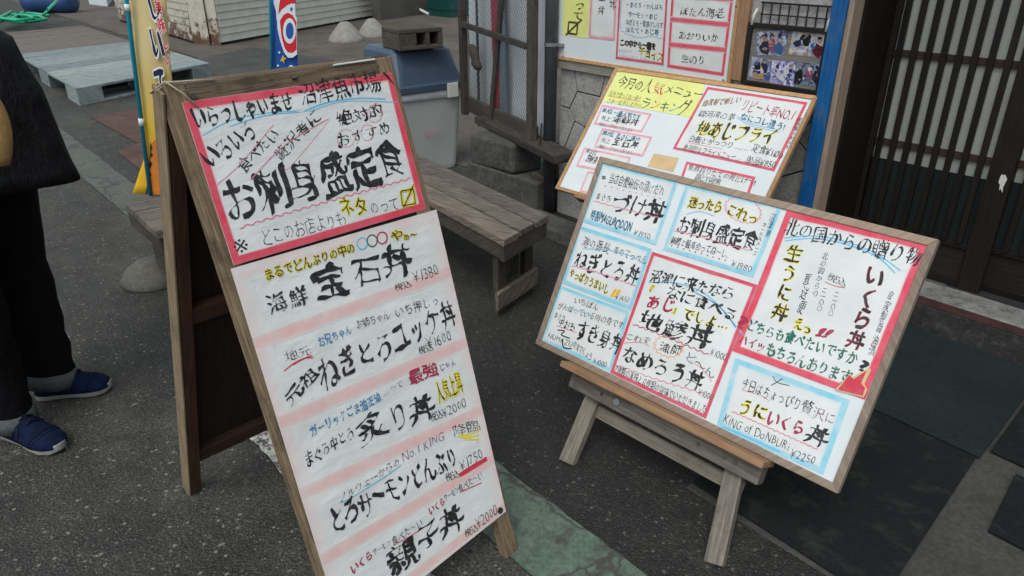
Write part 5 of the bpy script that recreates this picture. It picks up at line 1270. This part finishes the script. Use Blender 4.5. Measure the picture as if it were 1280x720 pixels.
ellipse(A_, F2, 500, 389, 5.5, 5, .8, 'ink_red'); ellipse(A_, F2, 512, 387, 5, 5, .7, 'ink_red')
lf('元祖', 362, 508, 398, 466, 19, perp=True, **bk_)
lf('ねぎとろユッケ丼', 402, 485, 572, 402, 40, **bk_)
lf('税込', 523, 443, 541, 436, 11, bold=.0); lf('¥1600', 534, 436, 565, 425, 19, mat='ink_black', bold=-.02, con=.01)
lf('ガーリックごま油正油', 388, 546, 476, 500, 15, mat='ink_blue', bold=.015, con=.045); lf('…って', 478, 495, 504, 481, 10, **pn)
lf('最強', 511, 480, 547, 466, 19, mat='ink_crimson', bold=.02, con=.04); lf('じゃん', 549, 464, 570, 456, 11, **pn)
lf('まぐろ中とろ', 383, 584, 443, 544, 19, **bm_); lf('炙', 446, 559, 490, 538, 44, **bk_); lf('り', 489, 541, 513, 528, 38, **bm_); lf('丼', 513, 531, 546, 516, 36, **bk_)
lf('人気上昇', 547, 502, 579, 486, 29, mat='ink_pen', halo='ink_yellow', bold=-.01, halow=.07)
lf('税込', 538, 527, 553, 520, 13, bold=.0); lf('¥2000', 553, 522, 583, 508, 17, mat='ink_black', bold=-.02, con=.01)
lf('ノルウェーからの', 424, 628, 500, 580, 12, **pn); sf([(423, 628.5), (440, 621), (480, 596), (501, 581)], 1.4, 'ink_sky')
lf('No.1 KING', 502, 578, 555, 549, 16, mat='ink_purple', bold=-.02, con=.012, slant=.2)
lf('降臨', 566, 546, 600, 536, 16, mat='ink_pen', bold=-.014, con=.02)
for dv in (0, 3, 6): sf([(571+dv*1.5, 545+dv*.6), (585, 543+dv), (598, 538+dv*1.9)], 1.8, 'ink_yellow')
lf('とろサーモンどんぶり', 416, 666, 574, 580, 36, **bk_)
lf('税込', 557, 602, 574, 594, 12, bold=.0); lf('¥1750', 575, 588, 604, 572, 18, mat='ink_black', bold=-.02, con=.01)
sf([(574, 594), (588, 585), (608, 573)], 5, 'ink_red', taper=False)
lf('いくら', 439, 717, 466, 696, 14, mat='ink_crimson', bold=.03); lf('サーモン', 466, 694, 488, 680, 9, **pn); lf('食べた～い', 490, 682, 528, 656, 13, **pn); sf([(491, 681), (510, 671), (528, 660)], 1, 'ink_red')
lf('いくら', 536, 643, 556, 629, 12, mat='ink_crimson', bold=.03); lf('サーモン', 555, 627, 573, 614, 10, **pn); lf('食べた～い', 573, 616, 603, 596, 12, **pn); sf([(574, 615), (602, 603)], 1, 'ink_red')
lf('親', 488, 719, 526, 697, 40, **bk_); lf('子', 524, 694, 554, 670, 40, **bk_); lf('丼', 551, 673, 582, 654, 38, **bk_)
lf('税込', 581, 672, 597, 661, 12, bold=.0); lf('¥2000', 596, 661, 622, 642, 20, mat='ink_black', bold=-.02, con=.01)
# rust-eaten corner at the lower right of the frame
MB().tube([A_.w(AW-.028, 1.18, -.002), A_.w(AW-.028, 1.18, .005)], .009, 8).build('nail_head', 'nail', af)

# ------------------------------------------------------------------ banners
NH = V((FW.x, FW.y, 0)).normalized(); RH = V((RT.x, RT.y, 0)).normalized()
def banner(name, label, foot, uv_top, edges, mat, polecol='pole_teal', pr=.013):
    P0 = at(*foot); t_ = thing(name, label, 'banner', P0, 'banners on teal poles')
    top = onp(*uv_top, P0, NH); d = (top-P0)/(top.z-P0.z); end = P0+d*2.4
    MB().tube([P0-d*.0, P0+d*1.2, end], pr, 10).build('pole', polecol, t_, smooth=True)
    return t_, P0, d
def cloth(t_, P0, rows, mat, off, thick=.002, nx=12, ny=46):
    """rows: (v, left u, right u) edge of the cloth; gently rippled"""
    def ed(v):
        for i in range(len(rows)-1):
            if rows[i][0] <= v <= rows[i+1][0]:
                f = (v-rows[i][0])/(rows[i+1][0]-rows[i][0]); return (rows[i][1]+(rows[i+1][1]-rows[i][1])*f, rows[i][2]+(rows[i+1][2]-rows[i][2])*f)
    mb = MB(); mb.flat = 1; v0, v1 = rows[0][0], rows[-1][0]; PP_ = P0+NH*off
    for j in range(ny+1):
        v = v0+(v1-v0)*j/ny; l, r = ed(v)
        for i in range(nx+1):
            q = onp(l+(r-l)*i/nx, v, PP_, NH); q = q+NH*(.012*sin(i/nx*5+j*.08)+.01*noise.noise(q*3)); mb.v.append(tuple(q))
    for j in range(ny):
        for i in range(nx): a = j*(nx+1)+i; mb.f.append((a, a+1, a+nx+2, a+nx+1)); mb.uv.append([(0, 0)]*4)
    o = mb.build('banner_cloth', mat, t_, smooth=True); sl = o.modifiers.new('th', 'SOLIDIFY'); sl.thickness = thick; return o
t_, P0, d = banner('banner', 'tall yellow banner with navy lettering on a teal pole, left of the tall menu board', (188, 244), (158, 0), None, None)
rows = [(-330, 128, 176), (0, 161, 207), (100, 172, 214), (190, 183, 220), (206, 178, 221), (243, 166, 224)]
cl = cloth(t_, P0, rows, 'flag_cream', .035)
F_ = Board(P0-NH*.005+NH*.0, RH, V((0, 0, -1)))
F_ = Board(P0+NH*.010, RH, V((0, 0, -1)))
for z0 in (on for on in ((onp(160, 14, P0, NH).z, onp(160, 5, P0, NH).z), (onp(176, 157, P0, NH).z, onp(175, 148, P0, NH).z))):
    MB().tube([P0+d*z0[0], P0+d*z0[1]], .0165, 12).build('pole_band', 'white_band', t_, smooth=True)
letters(F_, cl, 'おいしいて', 170, -130, 197, 125, 17, 'flag_navy', .03, .05, halo='flag_white', vert=True, h=.003, halow=.06)
letters(F_, cl, '美味しい', 192, -2, 208, 84, 8, 'flag_red', .02, .03, halo='flag_white', vert=True, h=.003)
flatpoly(F_, cl, [(189, 180), (197, 172), (200, 180), (201, 243), (183, 243), (187, 236), (184, 230), (189, 222), (185, 215), (190, 208), (186, 200), (191, 192)], 'flag_orange', h=.003)
flatpoly(F_, cl, [(188, 178), (191, 184), (189, 190), (192, 194), (187, 199), (191, 205), (186, 211), (190, 218), (185, 224), (188, 233), (184, 243), (182, 243), (186, 222), (188, 200)], 'flag_navy', h=.0036)
t_, P0, d = banner('banner', 'blue banner with red and white rings on a teal pole behind the tall menu board', (341, 150), (338, 0), None, None)
rows = [(-330, 335, 372), (0, 339, 369), (60, 340, 371.5), (130, 341, 373)]
cl = cloth(t_, P0, rows, 'flag_blue', .04)
F_ = Board(P0+NH*.015, RH, V((0, 0, -1)))
def fp(pts, m_, h): flatpoly(F_, cl, pts, m_, 'printed_shape', h)
def ell(u, v, ru, rv, k=18, clipu=371): return [(min(clipu, u+ru*cos(2*pi*i/k)), v+rv*sin(2*pi*i/k)) for i in range(k)]
fp([(346, 26), (345, 14), (342, 4), (340.5, -12), (369, -30), (369, 0), (370, 22), (358, 14)], 'flag_white', .002); fp([(348, 18), (349, 6), (352, -10), (369, -24), (369, 4), (360, 6), (352, 12)], 'flag_red', .003)
fp([(346.5, 24), (350, 16), (358, 11), (366, 14), (371, 22), (371.5, 68), (366, 72), (360, 72), (355, 65), (350, 50), (347, 36)], 'flag_white', .0036)
fp([(350, 26), (354, 19), (360, 15.5), (366, 19), (370.5, 27), (371, 62), (366, 66), (360, 65.5), (356, 60), (352, 46)], 'flag_red', .0042)
fp(ell(362, 38.5, 8, 16), 'flag_white', .0048); fp(ell(362.4, 38.5, 5, 10.5), 'flag_blue', .0054)
fp([(359, 7), (365, 4), (369, 8), (369, 20), (364, 15)], 'flag_white', .005); fp(ell(364.5, 11.5, 1.6, 2.8, 10), 'flag_blue', .0056)
fp([(354, 68), (355, 72), (358, 73), (355, 75), (355.5, 80), (353, 76), (350, 77), (352, 73)], 'flag_yellow', .003); fp(ell(349.3, 65.5, 1.4, 1.4, 8), 'flag_white', .003); fp(ell(347.5, 82, 1.4, 1.4, 8), 'flag_white', .003)
fp(ell(364, 88, 4, 7, 14), 'flag_white', .003); fp(ell(364, 90, 2, 5, 10), 'flag_red', .0036)

# ------------------------------------------------------------------ the person at the left edge
h1, t1 = at(48, 498), at(142, 486); h2, t2 = at(4, 540), at(80, 566)
C0 = (h1+h2)/2+((t1-h1).normalized()+(t2-h2).normalized())*.035; C0.z = 0
Fd = ((t1-h1).normalized()+(t2-h2).normalized()).normalized(); Fd.z = 0; Ld = V((-Fd.y, Fd.x, 0))
Ld = Ld if Ld.dot(NH) > 0 else -Ld              # Ld: the far side (the person's left)
pe = thing('person', 'person in a black open coat, black turned-up trousers and blue sneakers at the left edge', 'person', C0)
B_ = lambda f, l, z: C0+Fd*f+Ld*l+V((0, 0, z))
def shoe(h, t, tag_):
    d = (t-h); Ls = d.length; d.normalize(); s_ = V((-d.y, d.x, 0)); n = 22
    def ring(x, w_, z0, z1, lean=0):
        c = h+d*x*Ls; out = []
        for j in range(n):
            a = 2*pi*j/n; y = cos(a)*w_; zz = sin(a); z = z0+(z1-z0)*(zz*.5+.5) if True else 0
            # flat bottom, rounded top
            if zz < 0: z = z0; y = cos(a)*w_*1.0
            out.append(c+s_*y+V((0, 0, z)))
        return out
    # sole outline
    prof = [(0, .018), (.03, .028), (.12, .034), (.3, .033), (.48, .034), (.66, .044), (.80, .045), (.92, .033), (.98, .018), (1, .008)]
    def outline(zz, k, e=0):
        l = [h+d*((x-.5)*(1+e)+.5)*Ls+s_*w_*k+V((0, 0, zz+(.012 if x > .9 else 0)*(x-.9)*10)) for x, w_ in prof]
        r = [h+d*((x-.5)*(1+e)+.5)*Ls-s_*w_*k+V((0, 0, zz+(.012 if x > .9 else 0)*(x-.9)*10)) for x, w_ in prof][::-1]
        return l+r
    MB().loft([outline(.003, .96), outline(.008, 1.04), outline(.024, 1.05), outline(.028, .98)]).build('shoe_sole', 'sole_white', pe, smooth=True)
    tops = [(.0, .020, .105), (.04, .032, .115), (.14, .040, .118), (.28, .041, .124), (.40, .043, .116), (.52, .046, .098), (.64, .050, .082), (.76, .052, .072), (.87, .047, .062), (.95, .032, .048), (.995, .010, .030)]
    rings = []
    for x, w_, z1 in tops:
        c = h+d*x*Ls; out = []
        for j in range(n):
            a = pi*j/(n-1); y = cos(a)*w_*(1-.25*max(0, sin(a)-.6)); out.append(c+s_*y+V((0, 0, .026+(z1-.026)*sin(a)**.75)))
        rings.append(out)
    MB().loft(rings, closed=True).build('shoe_upper', 'shoe_blue', pe, smooth=True)
    # tongue and laces
    for k in range(4):
        x = .36+k*.075; zz = .127-(k*.0125)
        a, b = h+d*x*Ls-s_*.020+V((0, 0, zz-.008)), h+d*(x+.02)*Ls+s_*.020+V((0, 0, zz-.008)); m_ = (a+b)/2+V((0, 0, .010))
        MB().tube([a+V((0, 0, .004)), m_+V((0, 0, .006)), b+V((0, 0, .004))], .0042, 6).build('shoe_lace', 'shoe_navy', pe, smooth=True)
    MB().tube([h+d*.30*Ls-s_*.034+V((0, 0, .092)), h+d*.38*Ls-s_*.018+V((0, 0, .112)), h+d*.38*Ls+s_*.018+V((0, 0, .112)), h+d*.30*Ls+s_*.034+V((0, 0, .092))], .008, 8).build('shoe_collar', 'shoe_navy', pe, smooth=True)
    def top(x):
        for a_, b_ in zip(tops, tops[1:]):
            if a_[0] <= x <= b_[0]: f = (x-a_[0])/(b_[0]-a_[0]); return a_[1]+(b_[1]-a_[1])*f, a_[2]+(b_[2]-a_[2])*f
    def arc(x0, x1, mat, r, name, a0=.0, a1=1.0):
        pts = []
        for j in range(13):
            f = a0+(a1-a0)*j/12; a = pi*f; x = x0+(x1-x0)*sin(a); w_, z1 = top(x); pts.append(h+d*x*Ls+s_*cos(a)*w_*1.01*(1-.25*max(0, sin(a)-.6))+V((0, 0, .026+(z1-.026)*max(0, sin(a))**.75+.0012)))
        MB().tube(pts, r, 6).build(name, mat, pe, smooth=True)
    arc(.70, .78, 'shoe_navy', .0022, 'toe_seam'); arc(.74, .83, 'shoe_navy', .0016, 'toe_seam'); arc(.16, .10, 'shoe_navy', .0024, 'heel_seam')
    arc(.60, .30, 'shoe_navy', .0020, 'side_seam', 0, .42); arc(.60, .30, 'shoe_navy', .0020, 'side_seam', .58, 1)
    w_, z1 = top(.5); tg = []
    for x in (.30, .36, .44, .52, .60): w_, z1 = top(x); tg.append([h+d*x*Ls+s_*q_*.020+V((0, 0, z1+.004-.004*abs(q_)+(.012 if x < .34 else 0))) for q_ in (-1, -.5, 0, .5, 1)]+[h+d*x*Ls+s_*q_*.020+V((0, 0, z1-.008)) for q_ in (1, -1)])
    MB().loft(tg).build('shoe_tongue', 'shoe_navy', pe, smooth=True)
    # side stripes
    for sg in (-1, 1):
        for k in range(2):
            x = .42+k*.08; MB().tube([h+d*x*Ls+s_*sg*.0445+V((0, 0, .034)), h+d*(x+.05)*Ls+s_*sg*.044+V((0, 0, .062)), h+d*(x+.03)*Ls+s_*sg*.034+V((0, 0, .084))], .0035, 6).build('shoe_stripe', 'shoe_navy', pe, smooth=True)
shoe(h1, t1, 1); shoe(h2, t2, 2)
def legloft(h, t, hip, name='trouser_leg'):
    d = (t-h).normalized(); a = h+d*.045; rings = []; n = 24
    path = [(.085, .094, .0), (.12, .098, 0), (.16, .094, .01), (.20, .102, 0), (.25, .096, 0), (.30, .105, .02), (.38, .101, 0), (.45, .108, .03), (.53, .101, 0), (.62, .112, .02), (.70, .118, 0), (.80, .130, .0)]
    s_ = V((-d.y, d.x, 0))
    def ring(f, r, z, w=1, tilt=0):
        c = a.lerp(V((hip.x, hip.y, 0)), f); out = []
        for j in range(n):
            an = 2*pi*j/n; k = r*(1+.05*noise.noise(V((cos(an)*1.5, sin(an)*1.5, z*7+h.x)))+.06*noise.noise(V((cos(an)*2.5+z*6, sin(an)*2.5, z*19+h.x))))
            out.append(c+d*cos(an)*k*1.05+s_*sin(an)*k*.82*w+V((0, 0, z-tilt*cos(an))))
        return out
    for z, r, _ in path: rings.append(ring(max(0, (z-.32)/.6), r, z, 1, .02 if z < .2 else 0))
    MB().loft(rings).build(name, 'trousers', pe, smooth=True)
    MB().loft([ring(0, .090, .072, 1, .022), ring(0, .099, .070, 1, .022), ring(0, .101, .10, 1, .022), ring(0, .100, .128, 1, .022), ring(0, .093, .132, 1, .022)], cap=False).build('trouser_cuff', 'cuff_grey', pe, smooth=True)
legloft(h1, t1, B_(0, .09, 0)); legloft(h2, t2, B_(0, -.09, 0))
# body as one skinned surface
def skin_body():
    vs = []; es = []; rr = []
    def add(p, r, par=None):
        vs.append(p); rr.append(r)
        if par is not None: es.append((par, len(vs)-1))
        return len(vs)-1
    pel = add(B_(0, 0, .84), .12); wa = add(B_(0, 0, 1.0), .105, pel); ch = add(B_(.01, 0, 1.20), .125, wa); nk = add(B_(0, 0, 1.335), .05, ch); jw = add(B_(.02, 0, 1.40), .058, nk); hd = add(B_(.025, 0, 1.48), .088, jw); cr = add(B_(.01, 0, 1.545), .070, hd)
    for sg, hh, tt in ((1, h1, t1), (-1, h2, t2)):
        hp = add(B_(0, sg*.085, .80), .085, pel); d = (tt-hh).normalized(); kn = add((B_(.02, sg*.09, .43)).lerp(hh+d*.07+V((0, 0, .43)), .5), .055, hp); an = add(hh+d*.06+V((0, 0, .09)), .036, kn); add(hh+d*.16+V((0, 0, .045)), .03, an)
        sh = add(B_(0, sg*.17, 1.29), .05, ch); el = add(B_(-.06, sg*.23, 1.03), .038, sh); wr_ = add(B_(-.03, sg*.24, .80), .024, el); pa = add(B_(-.02, sg*.24, .745), .032, wr_)
        for k, (f, ln) in enumerate(((.028, .062), (.010, .072), (-.009, .068), (-.027, .054))):
            a_ = add(B_(-.02+f, sg*.240, .705), .0095, pa); b_ = add(B_(-.02+f*1.15, sg*.234, .705-ln*.5), .0085, a_); add(B_(-.012+f*1.1, sg*.224, .705-ln), .007, b_)
        a_ = add(B_(.020, sg*.232, .735), .011, pa); b_ = add(B_(.034, sg*.222, .705), .0095, a_); add(B_(.036, sg*.215, .68), .008, b_)
    root = C0; me = bpy.data.meshes.new('body'); me.from_pydata([tuple(p-root) for p in vs], es, []); o = bpy.data.objects.new('body', me); COL.objects.link(o); o.parent = pe
    sk = o.modifiers.new('skin', 'SKIN'); sl = me.skin_vertices[0].data if me.skin_vertices else None
    if sl is None:
        bm = bmesh.new(); bm.from_mesh(me); lay = bm.verts.layers.skin.verify(); bm.verts.ensure_lookup_table()
        for v_ in bm.verts: v_[lay].radius = (rr[v_.index], rr[v_.index]); v_[lay].use_root = v_.index == 0
        bm.to_mesh(me); bm.free()
    else:
        for i, r in enumerate(rr): sl[i].radius = (r, r); sl[i].use_root = i == 0
    sb = o.modifiers.new('sub', 'SUBSURF'); sb.levels = 2; sb.render_levels = 2; me.materials.append(MATS['skin']); sk.use_smooth_shade = True
skin_body()
def blob(name, c, rx, ry, rz, mat, n=14, m_=9, fn=None):
    rings = []
    for i in range(1, m_):
        th = pi*i/m_; rings.append([c+Fd*cos(2*pi*j/n)*sin(th)*rx*(fn(th, 2*pi*j/n) if fn else 1)+Ld*sin(2*pi*j/n)*sin(th)*ry*(fn(th, 2*pi*j/n) if fn else 1)+V((0, 0, cos(th)*rz)) for j in range(n)])
    return MB().loft(rings).build(name, mat, pe, smooth=True)
blob('hair', B_(-.012, 0, 1.515), .108, .098, .115, 'hair', 22, 14, lambda th, a: 1 if (th < .95 or abs((a+pi) % (2*pi)-pi) > 1.15) else .80)
for sg in (1, -1):
    blob('eye', B_(.098, sg*.032, 1.495), .012, .013, .010, 'eye_white'); blob('iris', B_(.106, sg*.032, 1.495), .006, .006, .006, 'iris', 10, 7)
    blob('ear', B_(.01, sg*.092, 1.475), .018, .010, .03, 'skin'); MB().tube([B_(.103, sg*.018, 1.517), B_(.108, sg*.034, 1.521), B_(.098, sg*.048, 1.516)], .0035, 6).build('eyebrow', 'hair', pe)
MB().tube([B_(.104, 0, 1.50), B_(.118, 0, 1.475), B_(.122, 0, 1.462), B_(.105, 0, 1.455)], .011, 8).build('nose', 'skin', pe, smooth=True)
MB().tube([B_(.094, .024, 1.428), B_(.104, 0, 1.430), B_(.094, -.024, 1.428)], .006, 8).build('lips', 'lips', pe, smooth=True)
# coat: rings whose front reaches out to the flared hem
OUT = [(20, -8), (36, 2), (52, 11), (80, 26), (100, 40), (118, 54), (143, 64), (170, 76), (196, 88), (214, 98), (229, 108), (260, 108)]
def vof(P): d = P-EYE; return 360-F_PX*d.dot(UP)/d.dot(FW)
zh = onp(70, 243, C0-NH*.16, NH).z; rings = []; n = 40
for k in range(12):
    z = zh+(1.25-zh)*k/11; v = vof(V((C0.x, C0.y, z))+RH*.1)
    for a_, b_ in zip(OUT, OUT[1:]):
        if a_[0] <= v <= b_[0]: u = a_[1]+(b_[1]-a_[1])*(v-a_[0])/(b_[0]-a_[0])
    q = onp(u, v, C0, NH); rings.append((z, max(.10, (q-C0).dot(RH)), -.19, .205))
rings += [(1.29, .10, -.15, .225), (1.335, .075, -.10, .17), (1.37, .06, -.07, .075)]
mbj = []
for z, fr_, bkx, ry in rings:
    c = (fr_+bkx)/2; rx = (fr_-bkx)/2; out = []
    for j in range(n):
        a = 2*pi*j/n; fold = 1+.05*sin(a*7+z*3)*min(1, max(0, (1.25-z)*2))+.05*noise.noise(V((cos(a)*3, sin(a)*3, z*5)))
        x = cos(a); y = sin(a); k = (abs(x)**.9)*(1 if x > 0 else -1)
        taper = 1-.45*max(0, x)**1.5*min(1, max(0, fr_-.12)*5)      # the open front narrows to a flap
        out.append(B_(c+k*rx*(1+(fold-1)*.3), y*ry*taper*fold, z))
    mbj.append(out)
MB().loft(mbj).build('coat', 'jacket', pe, smooth=True)
for sg in (1, -1):
    pth = [(0, .17, 1.29, .068), (-.03, .205, 1.16, .062), (-.06, .235, 1.03, .056), (-.045, .245, .90, .052), (-.03, .245, .80, .050)]
    rg2 = []
    for f, l, z, r in pth: rg2.append([B_(f+cos(2*pi*j/20)*r*(1+.1*noise.noise(V((j*.6, z*14, sg)))), sg*l+sin(2*pi*j/20)*r*.9, z) for j in range(20)])
    MB().loft(rg2).build('sleeve', 'jacket', pe, smooth=True)
MB().loft([[B_(.02+cos(2*pi*j/18)*r, sin(2*pi*j/18)*r, z) for j in range(18)] for z, r in ((1.31, .085), (1.36, .075), (1.385, .066), (1.38, .058))], cap=False).build('collar', 'sweater', pe, smooth=True)
# mustard bag hanging at the near hip
bc = onp(-30, 172, B_(0, -.30, 0), NH); bg_ = thing('shoulder_bag', 'mustard yellow cloth bag hanging at the side of the person in black', 'bag', V((bc.x, bc.y, 0)))
rg3 = []
for k in range(11):
    f = k/10; zz = -.07+.21*f; r = sin(pi*min(1, .18+f*.62))**.6
    rg3.append([bc+RH*(cos(2*pi*j/24)*.093*r*(1+.05*noise.noise(V((j*.5, k*.4, 2)))))+NH*(sin(2*pi*j/24)*.045*r)+V((0, 0, zz)) for j in range(24)])
MB().loft(rg3).build('bag_body', 'sweater', bg_, smooth=True)
sp = B_(0, -.12, 1.34)
MB().tube([bc+V((0, 0, .13))-RH*.05, (bc+sp)/2+V((0, 0, .1))-NH*.06-RH*.05, sp+V((0, 0, .01))-NH*.03, B_(-.08, -.10, 1.34), (bc+sp)/2+V((0, 0, .06))-RH*.12, bc+V((0, 0, .13))+RH*.03-RH*.1], .009, 8).build('bag_strap', 'sweater', bg_, smooth=True)
